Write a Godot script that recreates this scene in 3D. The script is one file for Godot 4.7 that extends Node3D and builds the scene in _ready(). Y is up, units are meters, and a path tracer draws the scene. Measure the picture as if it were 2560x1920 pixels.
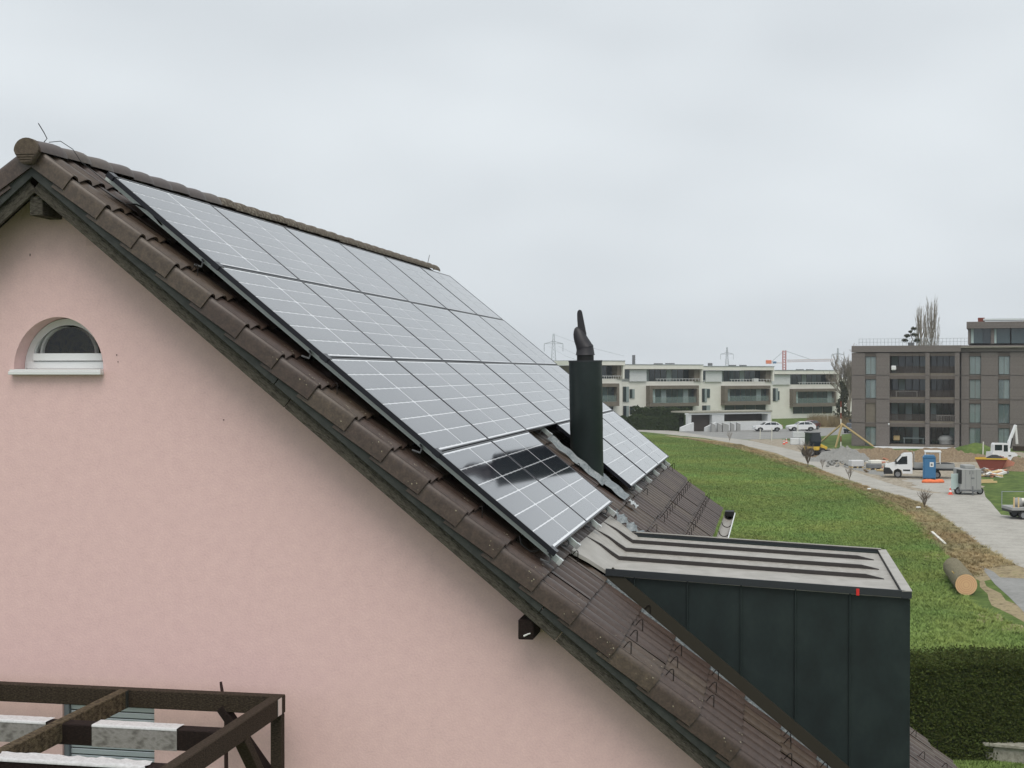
extends Node3D
# Solar roof of a pink house, with a building site and apartment blocks beyond a field.
# House axes: x to the right along the gable, d away from the camera along the ridge, y measured from eye level.

const CY := 9.8                 # eye height above the ground
const F := 3443.2               # focal length in pixels of the 2560 wide photograph
const YAW := 0.1875
const PIT := 0.0087
const RP := 0.6841              # pitch of the roof
const AX := -4.729
const AY := 1.433
const AD := 9.327
const PW := 1.775               # panel spacing along the ridge
const PH := 1.051               # panel spacing down the slope
const XR := -5.21               # ridge
const GA := 0.3358              # tile gauge
const TW := 0.41                # tile width
const WD := 9.38                # gable wall

var M := {}
var used := {}
var rng := RandomNumberGenerator.new()
var grp := {}

# ---------- places ----------
func V(x: float, y: float, d: float) -> Vector3: return Vector3(x, y + CY, -d)
func R(s: float, d: float, h: float) -> Vector3:
	return V(AX + s * cos(RP) + h * sin(RP), AY - s * sin(RP) + h * cos(RP), d)
func RL(s: float, d: float, h: float) -> Vector3:
	var p := R(s, d, h)
	return Vector3(2.0 * XR - p.x, p.y, p.z)
func ray(u: float, v: float) -> Vector3:
	var x := (u - 1280.0) / F
	var y := -(v - 960.0) / F
	var d := cos(PIT) + sin(PIT) * y
	var yy := cos(PIT) * y - sin(PIT)
	return Vector3(cos(YAW) * x - sin(YAW) * d, yy, -(sin(YAW) * x + cos(YAW) * d))
func gp(u: float, v: float, y := 0.0) -> Vector3:
	var r := ray(u, v)
	return Vector3(0, CY, 0) + r * ((y - CY) / r.y)
func cd(u: float, v: float, dist: float) -> Vector3: return Vector3(0, CY, 0) + ray(u, v) * dist
func right() -> Vector3: return Vector3(cos(YAW), 0, -sin(YAW))
func ahead() -> Vector3: return Vector3(-sin(YAW), 0, -cos(YAW))

# ---------- meshes ----------
func st(smooth := false) -> SurfaceTool:
	var s := SurfaceTool.new()
	s.begin(Mesh.PRIMITIVE_TRIANGLES)
	s.set_smooth_group(0 if smooth else -1)
	return s
func t3(s: SurfaceTool, a: Vector3, b: Vector3, c: Vector3):
	s.add_vertex(a); s.add_vertex(b); s.add_vertex(c)
func t3o(s: SurfaceTool, a: Vector3, b: Vector3, c: Vector3, o: Vector3):
	if (c - a).cross(b - a).dot((a + b + c) / 3.0 - o) < 0.0: t3(s, a, c, b)
	else: t3(s, a, b, c)
func q4(s: SurfaceTool, a: Vector3, b: Vector3, c: Vector3, d: Vector3):
	t3(s, a, b, c); t3(s, a, c, d)
func q4o(s: SurfaceTool, a: Vector3, b: Vector3, c: Vector3, d: Vector3, o: Vector3):
	t3o(s, a, b, c, o); t3o(s, a, c, d, o)
func bb(s: SurfaceTool, xf: Transform3D, size: Vector3, bev := 0.0):
	var h := size / 2.0
	var b: float = min(bev, min(h.x, min(h.y, h.z)) * 0.9)
	var o := xf.origin
	var P := {}
	for i in 8:
		var sg := Vector3(1 if i & 1 else -1, 1 if i & 2 else -1, 1 if i & 4 else -1)
		for ax in 3:
			var p := Vector3(sg.x * (h.x - b), sg.y * (h.y - b), sg.z * (h.z - b))
			p[ax] = sg[ax] * h[ax]
			P[i * 3 + ax] = xf * p
	for ax in 3:
		var m1 := 1 << ((ax + 1) % 3)
		var m2 := 1 << ((ax + 2) % 3)
		for sd in 2:
			var k := (1 << ax) * sd
			q4o(s, P[k * 3 + ax], P[(k | m1) * 3 + ax], P[(k | m1 | m2) * 3 + ax], P[(k | m2) * 3 + ax], o)
		if b > 0.0:
			var ay := (ax + 1) % 3
			for e in 4:
				var k := ((1 << ax) if e & 1 else 0) | ((1 << ay) if e & 2 else 0)
				var k2 := k | m2
				q4o(s, P[k * 3 + ax], P[k * 3 + ay], P[k2 * 3 + ay], P[k2 * 3 + ax], o)
	if b > 0.0:
		for i in 8: t3o(s, P[i * 3], P[i * 3 + 1], P[i * 3 + 2], o)
func bx(s: SurfaceTool, a: Vector3, b: Vector3, bev := 0.0):        # axis box between two corners
	bb(s, Transform3D(Basis(), (a + b) / 2.0), (b - a).abs(), bev)
func hb(s: SurfaceTool, x0, x1, y0, y1, d0, d1, bev := 0.0): bx(s, V(x0, y0, d0), V(x1, y1, d1), bev)
func beam(s: SurfaceTool, a: Vector3, b: Vector3, w: float, h: float, up := Vector3.UP, bev := 0.0):
	var z := (b - a).normalized()
	if abs(z.dot(up)) > 0.98: up = Vector3(0, 0, 1) if abs(z.z) < 0.9 else Vector3(1, 0, 0)
	var x := up.cross(z).normalized()
	bb(s, Transform3D(Basis(x, z.cross(x), z), (a + b) / 2.0), Vector3(w, h, a.distance_to(b)), bev)
func tube(s: SurfaceTool, pts: Array, r0: float, r1 := -1.0, seg := 6, cap := true):
	if r1 < 0.0: r1 = r0
	var rings := []
	var n := pts.size()
	var px := Vector3.ZERO
	for i in n:
		var t: Vector3 = (pts[min(i + 1, n - 1)] - pts[max(i - 1, 0)]).normalized()
		if px == Vector3.ZERO: px = t.cross(Vector3.UP if abs(t.y) < 0.9 else Vector3.RIGHT)
		px = (px - t * px.dot(t)).normalized()
		var py := t.cross(px)
		var r: float = lerp(r0, r1, float(i) / max(n - 1, 1))
		var ring := []
		for k in seg: ring.append(pts[i] + (px * cos(TAU * k / seg) + py * sin(TAU * k / seg)) * r)
		rings.append(ring)
	for i in n - 1:
		var o: Vector3 = (pts[i] + pts[i + 1]) / 2.0
		for k in seg:
			var k2 := (k + 1) % seg
			q4o(s, rings[i][k], rings[i][k2], rings[i + 1][k2], rings[i + 1][k], o)
	if cap:
		for e in [0, n - 1]:
			for k in seg: t3(s, pts[e], rings[e][k], rings[e][(k + 1) % seg])
func lathe(s: SurfaceTool, prof: Array, seg: int, xf: Transform3D):
	for i in prof.size() - 1:
		var a: Vector2 = prof[i]
		var b: Vector2 = prof[i + 1]
		for k in seg:
			var c0 := Vector2(cos(TAU * k / seg), sin(TAU * k / seg))
			var c1 := Vector2(cos(TAU * (k + 1) / seg), sin(TAU * (k + 1) / seg))
			var o := xf * Vector3(0, (a.y + b.y) / 2.0 - (0.001 if a.y == b.y else 0.0), 0)
			var p := [xf * Vector3(c0.x * a.x, a.y, c0.y * a.x), xf * Vector3(c1.x * a.x, a.y, c1.y * a.x), xf * Vector3(c1.x * b.x, b.y, c1.y * b.x), xf * Vector3(c0.x * b.x, b.y, c0.y * b.x)]
			if a.x > 0.0: t3o(s, p[0], p[1], p[2], o)
			if b.x > 0.0: t3o(s, p[0], p[2], p[3], o)
func prism(s: SurfaceTool, poly: PackedVector2Array, z0: float, z1: float, xf: Transform3D):
	var ix := Geometry2D.triangulate_polygon(poly)
	var c := Vector2.ZERO
	for p in poly: c += p
	c /= poly.size()
	var o := xf * Vector3(c.x, c.y, (z0 + z1) / 2.0)
	for z in [z0, z1]:
		for i in range(0, ix.size(), 3):
			var a := xf * Vector3(poly[ix[i]].x, poly[ix[i]].y, z)
			var b := xf * Vector3(poly[ix[i + 1]].x, poly[ix[i + 1]].y, z)
			var cc := xf * Vector3(poly[ix[i + 2]].x, poly[ix[i + 2]].y, z)
			var oz := xf * Vector3((poly[ix[i]].x + poly[ix[i + 1]].x + poly[ix[i + 2]].x) / 3.0, (poly[ix[i]].y + poly[ix[i + 1]].y + poly[ix[i + 2]].y) / 3.0, (z0 + z1) / 2.0)
			t3o(s, a, b, cc, oz)
	for i in poly.size():
		var p := poly[i]
		var r := poly[(i + 1) % poly.size()]
		q4o(s, xf * Vector3(p.x, p.y, z0), xf * Vector3(r.x, r.y, z0), xf * Vector3(r.x, r.y, z1), xf * Vector3(p.x, p.y, z1), o)
func numbered(p: Node, called: String) -> String:
	var k := str(p.get_instance_id()) + called
	if not used.has(k):
		used[k] = 0
		return called
	used[k] += 1
	return "%s_%03d" % [called, used[k]]
func put(o: Node3D, called: String, parent: Node):
	o.name = numbered(parent, called)
	parent.add_child(o, true)
func obj(called: String, s, m: Material, parent: Node = null, world := true) -> MeshInstance3D:
	if parent == null: parent = self
	var o := MeshInstance3D.new()
	if s is SurfaceTool:
		s.generate_normals()
		o.mesh = s.commit()
	else: o.mesh = s
	o.material_override = m
	put(o, called, parent)
	if world and parent != self:
		var at := Vector3.ZERO
		var p = parent
		while p != self:
			at += p.position
			p = p.get_parent()
		o.position = -at
	return o
func inst(called: String, mesh: Mesh, m: Material, parent: Node, xf: Transform3D) -> MeshInstance3D:   # xf in the world
	var o := MeshInstance3D.new()
	o.mesh = mesh
	o.material_override = m
	put(o, called, parent)
	var at := Vector3.ZERO
	var p = parent
	while p != self:
		at += p.position
		p = p.get_parent()
	o.transform = Transform3D(xf.basis, xf.origin - at)
	return o
func tag(o: Node, label: String, category: String, group := ""):
	o.set_meta("label", label)
	o.set_meta("category", category)
	if group: o.set_meta("group", group)
func thing(called: String, label: String, category: String, at := Vector3.ZERO, group := "") -> Node3D:
	var o := Node3D.new()
	put(o, called, self)
	o.position = at
	tag(o, label, category, group)
	return o
func part(called: String, parent: Node) -> Node3D:
	var o := Node3D.new()
	put(o, called, parent)
	return o
func done(s: SurfaceTool) -> Mesh:
	s.generate_normals()
	return s.commit()
func ground(called: String, px: Array, y: float, m: Material) -> MeshInstance3D:    # a sheet with corners on the ground
	var poly := PackedVector2Array()
	for p in px:
		var w := gp(p[0], p[1])
		poly.append(Vector2(w.x, w.z))
	return sheet(called, poly, y, m)
func sheet(called: String, poly: PackedVector2Array, y: float, m: Material) -> MeshInstance3D:
	var ix := Geometry2D.triangulate_polygon(poly)
	var s := st()
	for i in range(0, ix.size(), 3):
		var a := Vector3(poly[ix[i]].x, y, poly[ix[i]].y)
		var b := Vector3(poly[ix[i + 1]].x, y, poly[ix[i + 1]].y)
		var c := Vector3(poly[ix[i + 2]].x, y, poly[ix[i + 2]].y)
		t3o(s, a, b, c, a - Vector3(0, 5, 0))
	var o := obj(called, s, m)
	o.set_meta("kind", "structure")
	return o
func multi(called: String, mesh: Mesh, m: Material, xfs: Array, parent: Node = null, tints := []) -> MultiMeshInstance3D:
	var mm := MultiMesh.new()
	mm.transform_format = MultiMesh.TRANSFORM_3D
	mm.use_colors = tints.size() > 0
	mm.mesh = mesh
	mm.instance_count = xfs.size()
	var at := Vector3.ZERO
	if parent == null: parent = self
	var p = parent
	while p != self:
		at += p.position
		p = p.get_parent()
	for i in xfs.size():
		mm.set_instance_transform(i, Transform3D(xfs[i].basis, xfs[i].origin - at))
		if tints.size() > 0: mm.set_instance_color(i, tints[i])
	var o := MultiMeshInstance3D.new()
	o.multimesh = mm
	o.material_override = m
	put(o, called, parent)
	return o

# ---------- materials ----------
func noise_bytes(sz: int, seed_: int, freq: float, oct := 4, kind := FastNoiseLite.TYPE_SIMPLEX_SMOOTH, sx := 1.0) -> PackedByteArray:
	var n := FastNoiseLite.new()
	n.seed = seed_
	n.frequency = freq
	n.noise_type = kind
	n.fractal_octaves = oct
	var im := n.get_seamless_image(sz, sz)
	im.convert(Image.FORMAT_L8)
	if sx != 1.0:
		im.resize(sz, int(sz / sx))
		var w := Image.create(sz, sz, false, Image.FORMAT_L8)
		for k in int(ceil(sx)): w.blit_rect(im, Rect2i(0, 0, sz, im.get_height()), Vector2i(0, k * im.get_height()))
		im = w
	return im.get_data()
func ramp_tex(sz: int, a: PackedByteArray, wa: float, b: PackedByteArray, wb: float, cols: Array, gain := 1.0) -> ImageTexture:
	var g := Gradient.new()
	g.offsets = PackedFloat32Array()
	g.colors = PackedColorArray()
	var offs := PackedFloat32Array()
	var cc := PackedColorArray()
	for i in cols.size():
		offs.append(float(i) / (cols.size() - 1))
		cc.append(cols[i])
	g.offsets = offs
	g.colors = cc
	var lut := PackedByteArray()
	for i in 256:
		var c := g.sample(i / 255.0)
		lut.append(int(c.r * 255)); lut.append(int(c.g * 255)); lut.append(int(c.b * 255))
	var out := PackedByteArray()
	out.resize(sz * sz * 3)
	for i in sz * sz:
		var v := (a[i] * wa + b[i] * wb) / (wa + wb)
		v = clampf(128.0 + (v - 128.0) * gain, 0.0, 255.0)
		var k := int(v) * 3
		out[i * 3] = lut[k]; out[i * 3 + 1] = lut[k + 1]; out[i * 3 + 2] = lut[k + 2]
	return ImageTexture.create_from_image(Image.create_from_data(sz, sz, false, Image.FORMAT_RGB8, out))
func gray_tex(sz: int, a: PackedByteArray) -> ImageTexture:
	return ImageTexture.create_from_image(Image.create_from_data(sz, sz, false, Image.FORMAT_L8, a))
func mat(called: String, c: Color, rough := 0.8, metal := 0.0, spec := 0.5) -> StandardMaterial3D:
	var m := StandardMaterial3D.new()
	m.resource_name = called
	m.albedo_color = c
	m.roughness = rough
	m.metallic = metal
	m.metallic_specular = spec
	M[called] = m
	return m
func tmat(called: String, tex: Texture2D, scale: Vector3, rough := 0.85, bump: Texture2D = null, relief := 0.0, world := false, spec := 0.4) -> StandardMaterial3D:
	var m := mat(called, Color.WHITE, rough, 0.0, spec)
	m.albedo_texture = tex
	m.uv1_triplanar = true
	m.uv1_world_triplanar = world
	m.uv1_scale = scale
	if bump:
		m.heightmap_enabled = true
		m.heightmap_texture = bump
		m.heightmap_scale = relief
	return m
func rgb(r, g, b) -> Color: return Color(r / 255.0, g / 255.0, b / 255.0)

func materials():
	var z := 256
	var fine := noise_bytes(z, 3, 0.09, 4)
	var mid := noise_bytes(z, 5, 0.03, 4)
	var big := noise_bytes(z, 8, 0.012, 3)
	var cell := noise_bytes(z, 11, 0.06, 3, FastNoiseLite.TYPE_CELLULAR)
	var gfine := gray_tex(z, fine)
	var grain := noise_bytes(z, 21, 0.05, 5, FastNoiseLite.TYPE_SIMPLEX_SMOOTH, 8.0)
	var hfine := noise_bytes(512, 31, 0.12, 3)
	var hmid := noise_bytes(512, 33, 0.02, 4)
	# the pink render
	tmat("pink", ramp_tex(512, hmid, 0.4, hfine, 0.6, [rgb(212, 180, 178), rgb(221, 189, 187), rgb(226, 194, 191), rgb(233, 202, 198)], 1.1), Vector3(0.75, 0.85, 0.75), 0.95, gray_tex(512, hfine), 0.07, true, 0.2)
	tmat("pink_patch", ramp_tex(512, hmid, 0.4, hfine, 0.6, [rgb(203, 172, 170), rgb(213, 182, 179), rgb(220, 189, 186)], 1.3), Vector3(0.9, 0.9, 0.9), 0.95, null, 0.0, true, 0.2)
	# concrete tiles, three tones
	var tones := [[rgb(52, 41, 36), rgb(71, 57, 50), rgb(90, 75, 65)], [rgb(57, 47, 39), rgb(77, 64, 54), rgb(99, 85, 70)], [rgb(50, 39, 34), rgb(67, 53, 46), rgb(84, 68, 59)]]
	for i in 3: tmat("tile%d" % i, ramp_tex(z, fine, 0.5, mid, 0.5, tones[i], 1.25), Vector3(2.1, 2.1, 2.1), 0.46, gfine, 0.05, true, 0.55)
	tmat("tile_old", ramp_tex(z, cell, 0.4, mid, 0.6, [rgb(58, 48, 41), rgb(84, 74, 64), rgb(118, 110, 98), rgb(146, 140, 126)], 1.9), Vector3(2.6, 2.6, 2.6), 0.8, gfine, 0.15, true, 0.35)
	tmat("tile_cap", ramp_tex(z, grain, 0.6, mid, 0.4, [rgb(62, 53, 46), rgb(88, 77, 67), rgb(106, 95, 82)], 1.3), Vector3(3, 3, 3), 0.8, null, 0.0, true)
	# timber
	tmat("wood_grey", ramp_tex(z, grain, 0.6, mid, 0.4, [rgb(34, 31, 28), rgb(66, 62, 56), rgb(94, 90, 82), rgb(52, 49, 44)], 1.6), Vector3(1.3, 4.0, 1.3), 0.9, gfine, 0.4, false, 0.2)
	tmat("wood_dark", ramp_tex(z, grain, 0.6, fine, 0.4, [rgb(30, 25, 21), rgb(58, 49, 41), rgb(82, 72, 60)], 1.6), Vector3(2.0, 3.0, 2.0), 0.85, gfine, 0.2, false, 0.3)
	tmat("wood_worn", ramp_tex(z, grain, 0.55, mid, 0.45, [rgb(40, 34, 28), rgb(84, 74, 60), rgb(118, 106, 86)], 1.7), Vector3(2.0, 3.0, 2.0), 0.9, gfine, 0.25, false, 0.25)
	tmat("wood_deep", ramp_tex(z, grain, 0.6, fine, 0.4, [rgb(16, 12, 11), rgb(36, 27, 25), rgb(54, 42, 38)], 1.5), Vector3(2.0, 3.0, 2.0), 0.85, null, 0.0, false, 0.3)
	tmat("film", ramp_tex(z, fine, 0.5, cell, 0.5, [rgb(176, 176, 177), rgb(200, 200, 201), rgb(216, 216, 217)], 1.2), Vector3(2, 2, 2), 0.5, gfine, 0.15, true, 0.5)
	tmat("film_grey", ramp_tex(z, big, 0.6, mid, 0.4, [rgb(98, 94, 92), rgb(128, 124, 122), rgb(146, 142, 141), rgb(120, 116, 114)], 1.5), Vector3(2.2, 3.4, 2.2), 0.6, gfine, 0.1, true, 0.5)
	# metal
	tmat("barge", ramp_tex(z, mid, 0.7, fine, 0.3, [rgb(45, 47, 45), rgb(55, 57, 55), rgb(64, 66, 63)], 1.2), Vector3(1.2, 1.2, 1.2), 0.6, null, 0.0, true, 0.4)
	tmat("green_sheet", ramp_tex(z, big, 0.7, fine, 0.3, [rgb(28, 36, 36), rgb(33, 43, 43), rgb(40, 50, 49)], 1.4), Vector3(0.9, 0.6, 0.9), 0.45, gray_tex(z, big), 0.3, true, 0.42)
	tmat("zinc", ramp_tex(z, big, 0.6, mid, 0.4, [rgb(146, 143, 137), rgb(160, 157, 151), rgb(171, 168, 163)], 1.3), Vector3(1.1, 1.1, 1.1), 0.55, null, 0.0, true, 0.5)
	tmat("zinc_old", ramp_tex(z, grain, 0.5, mid, 0.5, [rgb(132, 127, 119), rgb(155, 151, 144), rgb(170, 167, 161)], 1.6), Vector3(1.6, 1.6, 1.6), 0.5, null, 0.0, true, 0.5)
	tmat("lead", ramp_tex(z, mid, 0.5, fine, 0.5, [rgb(86, 94, 98), rgb(126, 134, 138), rgb(168, 172, 172)], 1.5), Vector3(3, 3, 3), 0.45, gfine, 0.4, true, 0.5)
	mat("lichen", rgb(168, 160, 138), 0.95)
	mat("dark_trim", rgb(40, 44, 48), 0.5)
	mat("seam_dark", rgb(50, 46, 45), 0.55)
	mat("olive", rgb(44, 40, 28), 0.7)
	mat("alu", rgb(188, 196, 192), 0.4, 0.35)
	mat("alu_bright", rgb(225, 228, 226), 0.3, 0.8)
	mat("frame_black", rgb(17, 17, 26), 0.3, 0.0, 0.45)
	mat("frame_top", rgb(70, 72, 80), 0.35, 0.5)
	mat("cable", rgb(14, 14, 15), 0.6)
	mat("wire", rgb(30, 24, 22), 0.5, 0.3)
	mat("rust", rgb(48, 28, 26), 0.8)
	mat("cowl", rgb(46, 45, 49), 0.5, 0.2)
	mat("white_paint", rgb(222, 224, 224), 0.4)
	mat("white_matt", rgb(214, 214, 212), 0.7)
	mat("shutter", rgb(168, 177, 184), 0.5)
	mat("shutter_rail", rgb(108, 114, 122), 0.5)
	mat("red", rgb(205, 40, 36), 0.5)
	tmat("olive_reflection", ramp_tex(z, big, 0.8, mid, 0.2, [rgb(34, 34, 20), rgb(74, 70, 30), rgb(50, 48, 26)], 1.4), Vector3(3, 3, 3), 0.9, null, 0.0, true)  # olive tones painted in for trees mirrored in the attic pane
	var pane := mat("pane", Color(0.02, 0.02, 0.02, 0.1), 0.03, 0.0, 0.5)
	pane.transparency = BaseMaterial3D.TRANSPARENCY_ALPHA
	# solar cells under textured glass
	var cellm := mat("solar_cell", rgb(16, 18, 26), 0.06, 0.0, 0.7)
	var bars := Image.create(64, 8, false, Image.FORMAT_RGB8)
	bars.fill(rgb(20, 19, 31))
	for k in 8: bars.fill_rect(Rect2i(k * 8, 0, 1, 8), rgb(78, 84, 96))
	cellm.albedo_color = Color.WHITE
	cellm.albedo_texture = ImageTexture.create_from_image(bars)
	cellm.uv1_triplanar = true
	cellm.uv1_scale = Vector3(7.2, 7.2, 7.2)
	cellm.clearcoat_enabled = true
	cellm.clearcoat = 0.6
	cellm.clearcoat_roughness = 0.05
	var backm := mat("solar_back", rgb(236, 238, 242), 0.06, 0.0, 0.7)
	backm.clearcoat_enabled = true
	backm.clearcoat = 0.6
	backm.clearcoat_roughness = 0.05
	far_materials(z, fine, mid, big, cell, grain, gfine)

# ---------- the house ----------
func roof_y(x: float, h: float) -> float:
	return AY - (x - AX - h * sin(RP)) / cos(RP) * sin(RP) + h * cos(RP)
func wave(x: float) -> float:
	return -0.052 * (1.0 - pow(absf(cos(PI * (x - 0.03) / 0.205)), 0.75))
func tile_mesh(w: float, verge: bool) -> Mesh:
	var s := st(true)
	var pts := []
	if verge: pts = [Vector2(0.0, -0.133), Vector2(0.0, -0.05), Vector2(0.001, -0.018), Vector2(0.009, -0.006)]
	var n := int(round(w / 0.0205))
	for i in n + 1:
		var x := (w - 0.003) * i / n
		if verge and x < 0.02: continue
		pts.append(Vector2(x, wave(x)))
	var zs := [[-0.42, -0.038], [-0.01, -0.001], [0.0, -0.005]]
	for k in 2:
		for i in pts.size() - 1:
			var in0 := 0.016 if verge and k == 0 and i < 4 else 0.0
			var in1 := 0.016 if verge and k == 0 and i < 3 else 0.0
			var a := Vector3(pts[i].x + in0, pts[i].y + zs[k][1], zs[k][0])
			var b := Vector3(pts[i + 1].x + in1, pts[i + 1].y + zs[k][1], zs[k][0])
			var c := Vector3(pts[i + 1].x, pts[i + 1].y + zs[k + 1][1], zs[k + 1][0])
			var d := Vector3(pts[i].x, pts[i].y + zs[k + 1][1], zs[k + 1][0])
			q4(s, a, d, c, b)
	s.set_smooth_group(-1)
	for i in pts.size() - 1:
		var a := Vector3(pts[i].x, pts[i].y - 0.005, 0)
		var b := Vector3(pts[i + 1].x, pts[i + 1].y - 0.005, 0)
		var inx := Vector3(0.016 if verge and i < 3 else 0.0, -0.013 if not (verge and i < 3) else 0.0, -0.004)
		var inx2 := Vector3(0.016 if verge and i < 2 else 0.0, -0.013 if not (verge and i < 2) else 0.0, -0.004)
		q4(s, a, b, b + inx2, a + inx)
	if verge: q4(s, Vector3(0.016, -0.133 - 0.038, -0.42), Vector3(0, -0.138, 0), Vector3(0.016, -0.138, 0), Vector3(0.032, -0.171, -0.42))
	var e: Vector2 = pts[pts.size() - 1]
	q4(s, Vector3(e.x, e.y - 0.038, -0.42), Vector3(e.x, e.y - 0.005, 0), Vector3(e.x, e.y - 0.018, 0), Vector3(e.x, e.y - 0.051, -0.42))
	return done(s)
func ridge_mesh() -> Mesh:
	var s := st(true)
	var secs := [[0.0, 0.9], [0.06, 0.95], [0.18, 1.02], [0.28, 1.07], [0.335, 1.06], [0.362, 0.98], [0.37, 0.9]]
	var seg := 12
	var rows := []
	for c in secs:
		var row := []
		for k in seg + 1:
			var a: float = PI * k / seg
			row.append(Vector3(cos(a) * 0.115 * c[1], sin(a) * 0.098 * c[1] - 0.004, -c[0]))
		rows.append(row)
	for i in rows.size() - 1:
		for k in seg: q4(s, rows[i][k], rows[i][k + 1], rows[i + 1][k + 1], rows[i + 1][k])
	s.set_smooth_group(-1)
	for r in [rows[0], rows[rows.size() - 1]]:
		for k in seg:
			var a: Vector3 = r[k]
			var b: Vector3 = r[k + 1]
			q4(s, a, b, Vector3(b.x * 0.84, b.y * 0.82, b.z), Vector3(a.x * 0.84, a.y * 0.82, a.z))
	return done(s)
func slab(s: SurfaceTool, fn: Callable, s0, s1, d0, d1, h0, h1):
	var c := []
	for i in 8: c.append(fn.call(s1 if i & 1 else s0, d1 if i & 2 else d0, h1 if i & 4 else h0))
	var o := Vector3.ZERO
	for p in c: o += p / 8.0
	for f in [[0, 1, 3, 2], [4, 5, 7, 6], [0, 1, 5, 4], [2, 3, 7, 6], [0, 2, 6, 4], [1, 3, 7, 5]]: q4o(s, c[f[0]], c[f[1]], c[f[2]], c[f[3]], o)
func plank(called: String, m: Material, parent: Node, left: bool, s0: float, s1: float, d0: float, d1: float, h0: float, h1: float):
	# a board along the verge, its grain along its length
	var s := st()
	bb(s, Transform3D(), Vector3(s1 - s0, h1 - h0, d1 - d0), 0.003)
	var sg := -1.0 if left else 1.0
	var mid: Vector3 = (RL if left else R).call((s0 + s1) / 2.0, (d0 + d1) / 2.0, (h0 + h1) / 2.0)
	inst(called, done(s), m, parent, Transform3D(Basis(Vector3(0, 0, 1), -sg * RP), mid))

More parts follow.
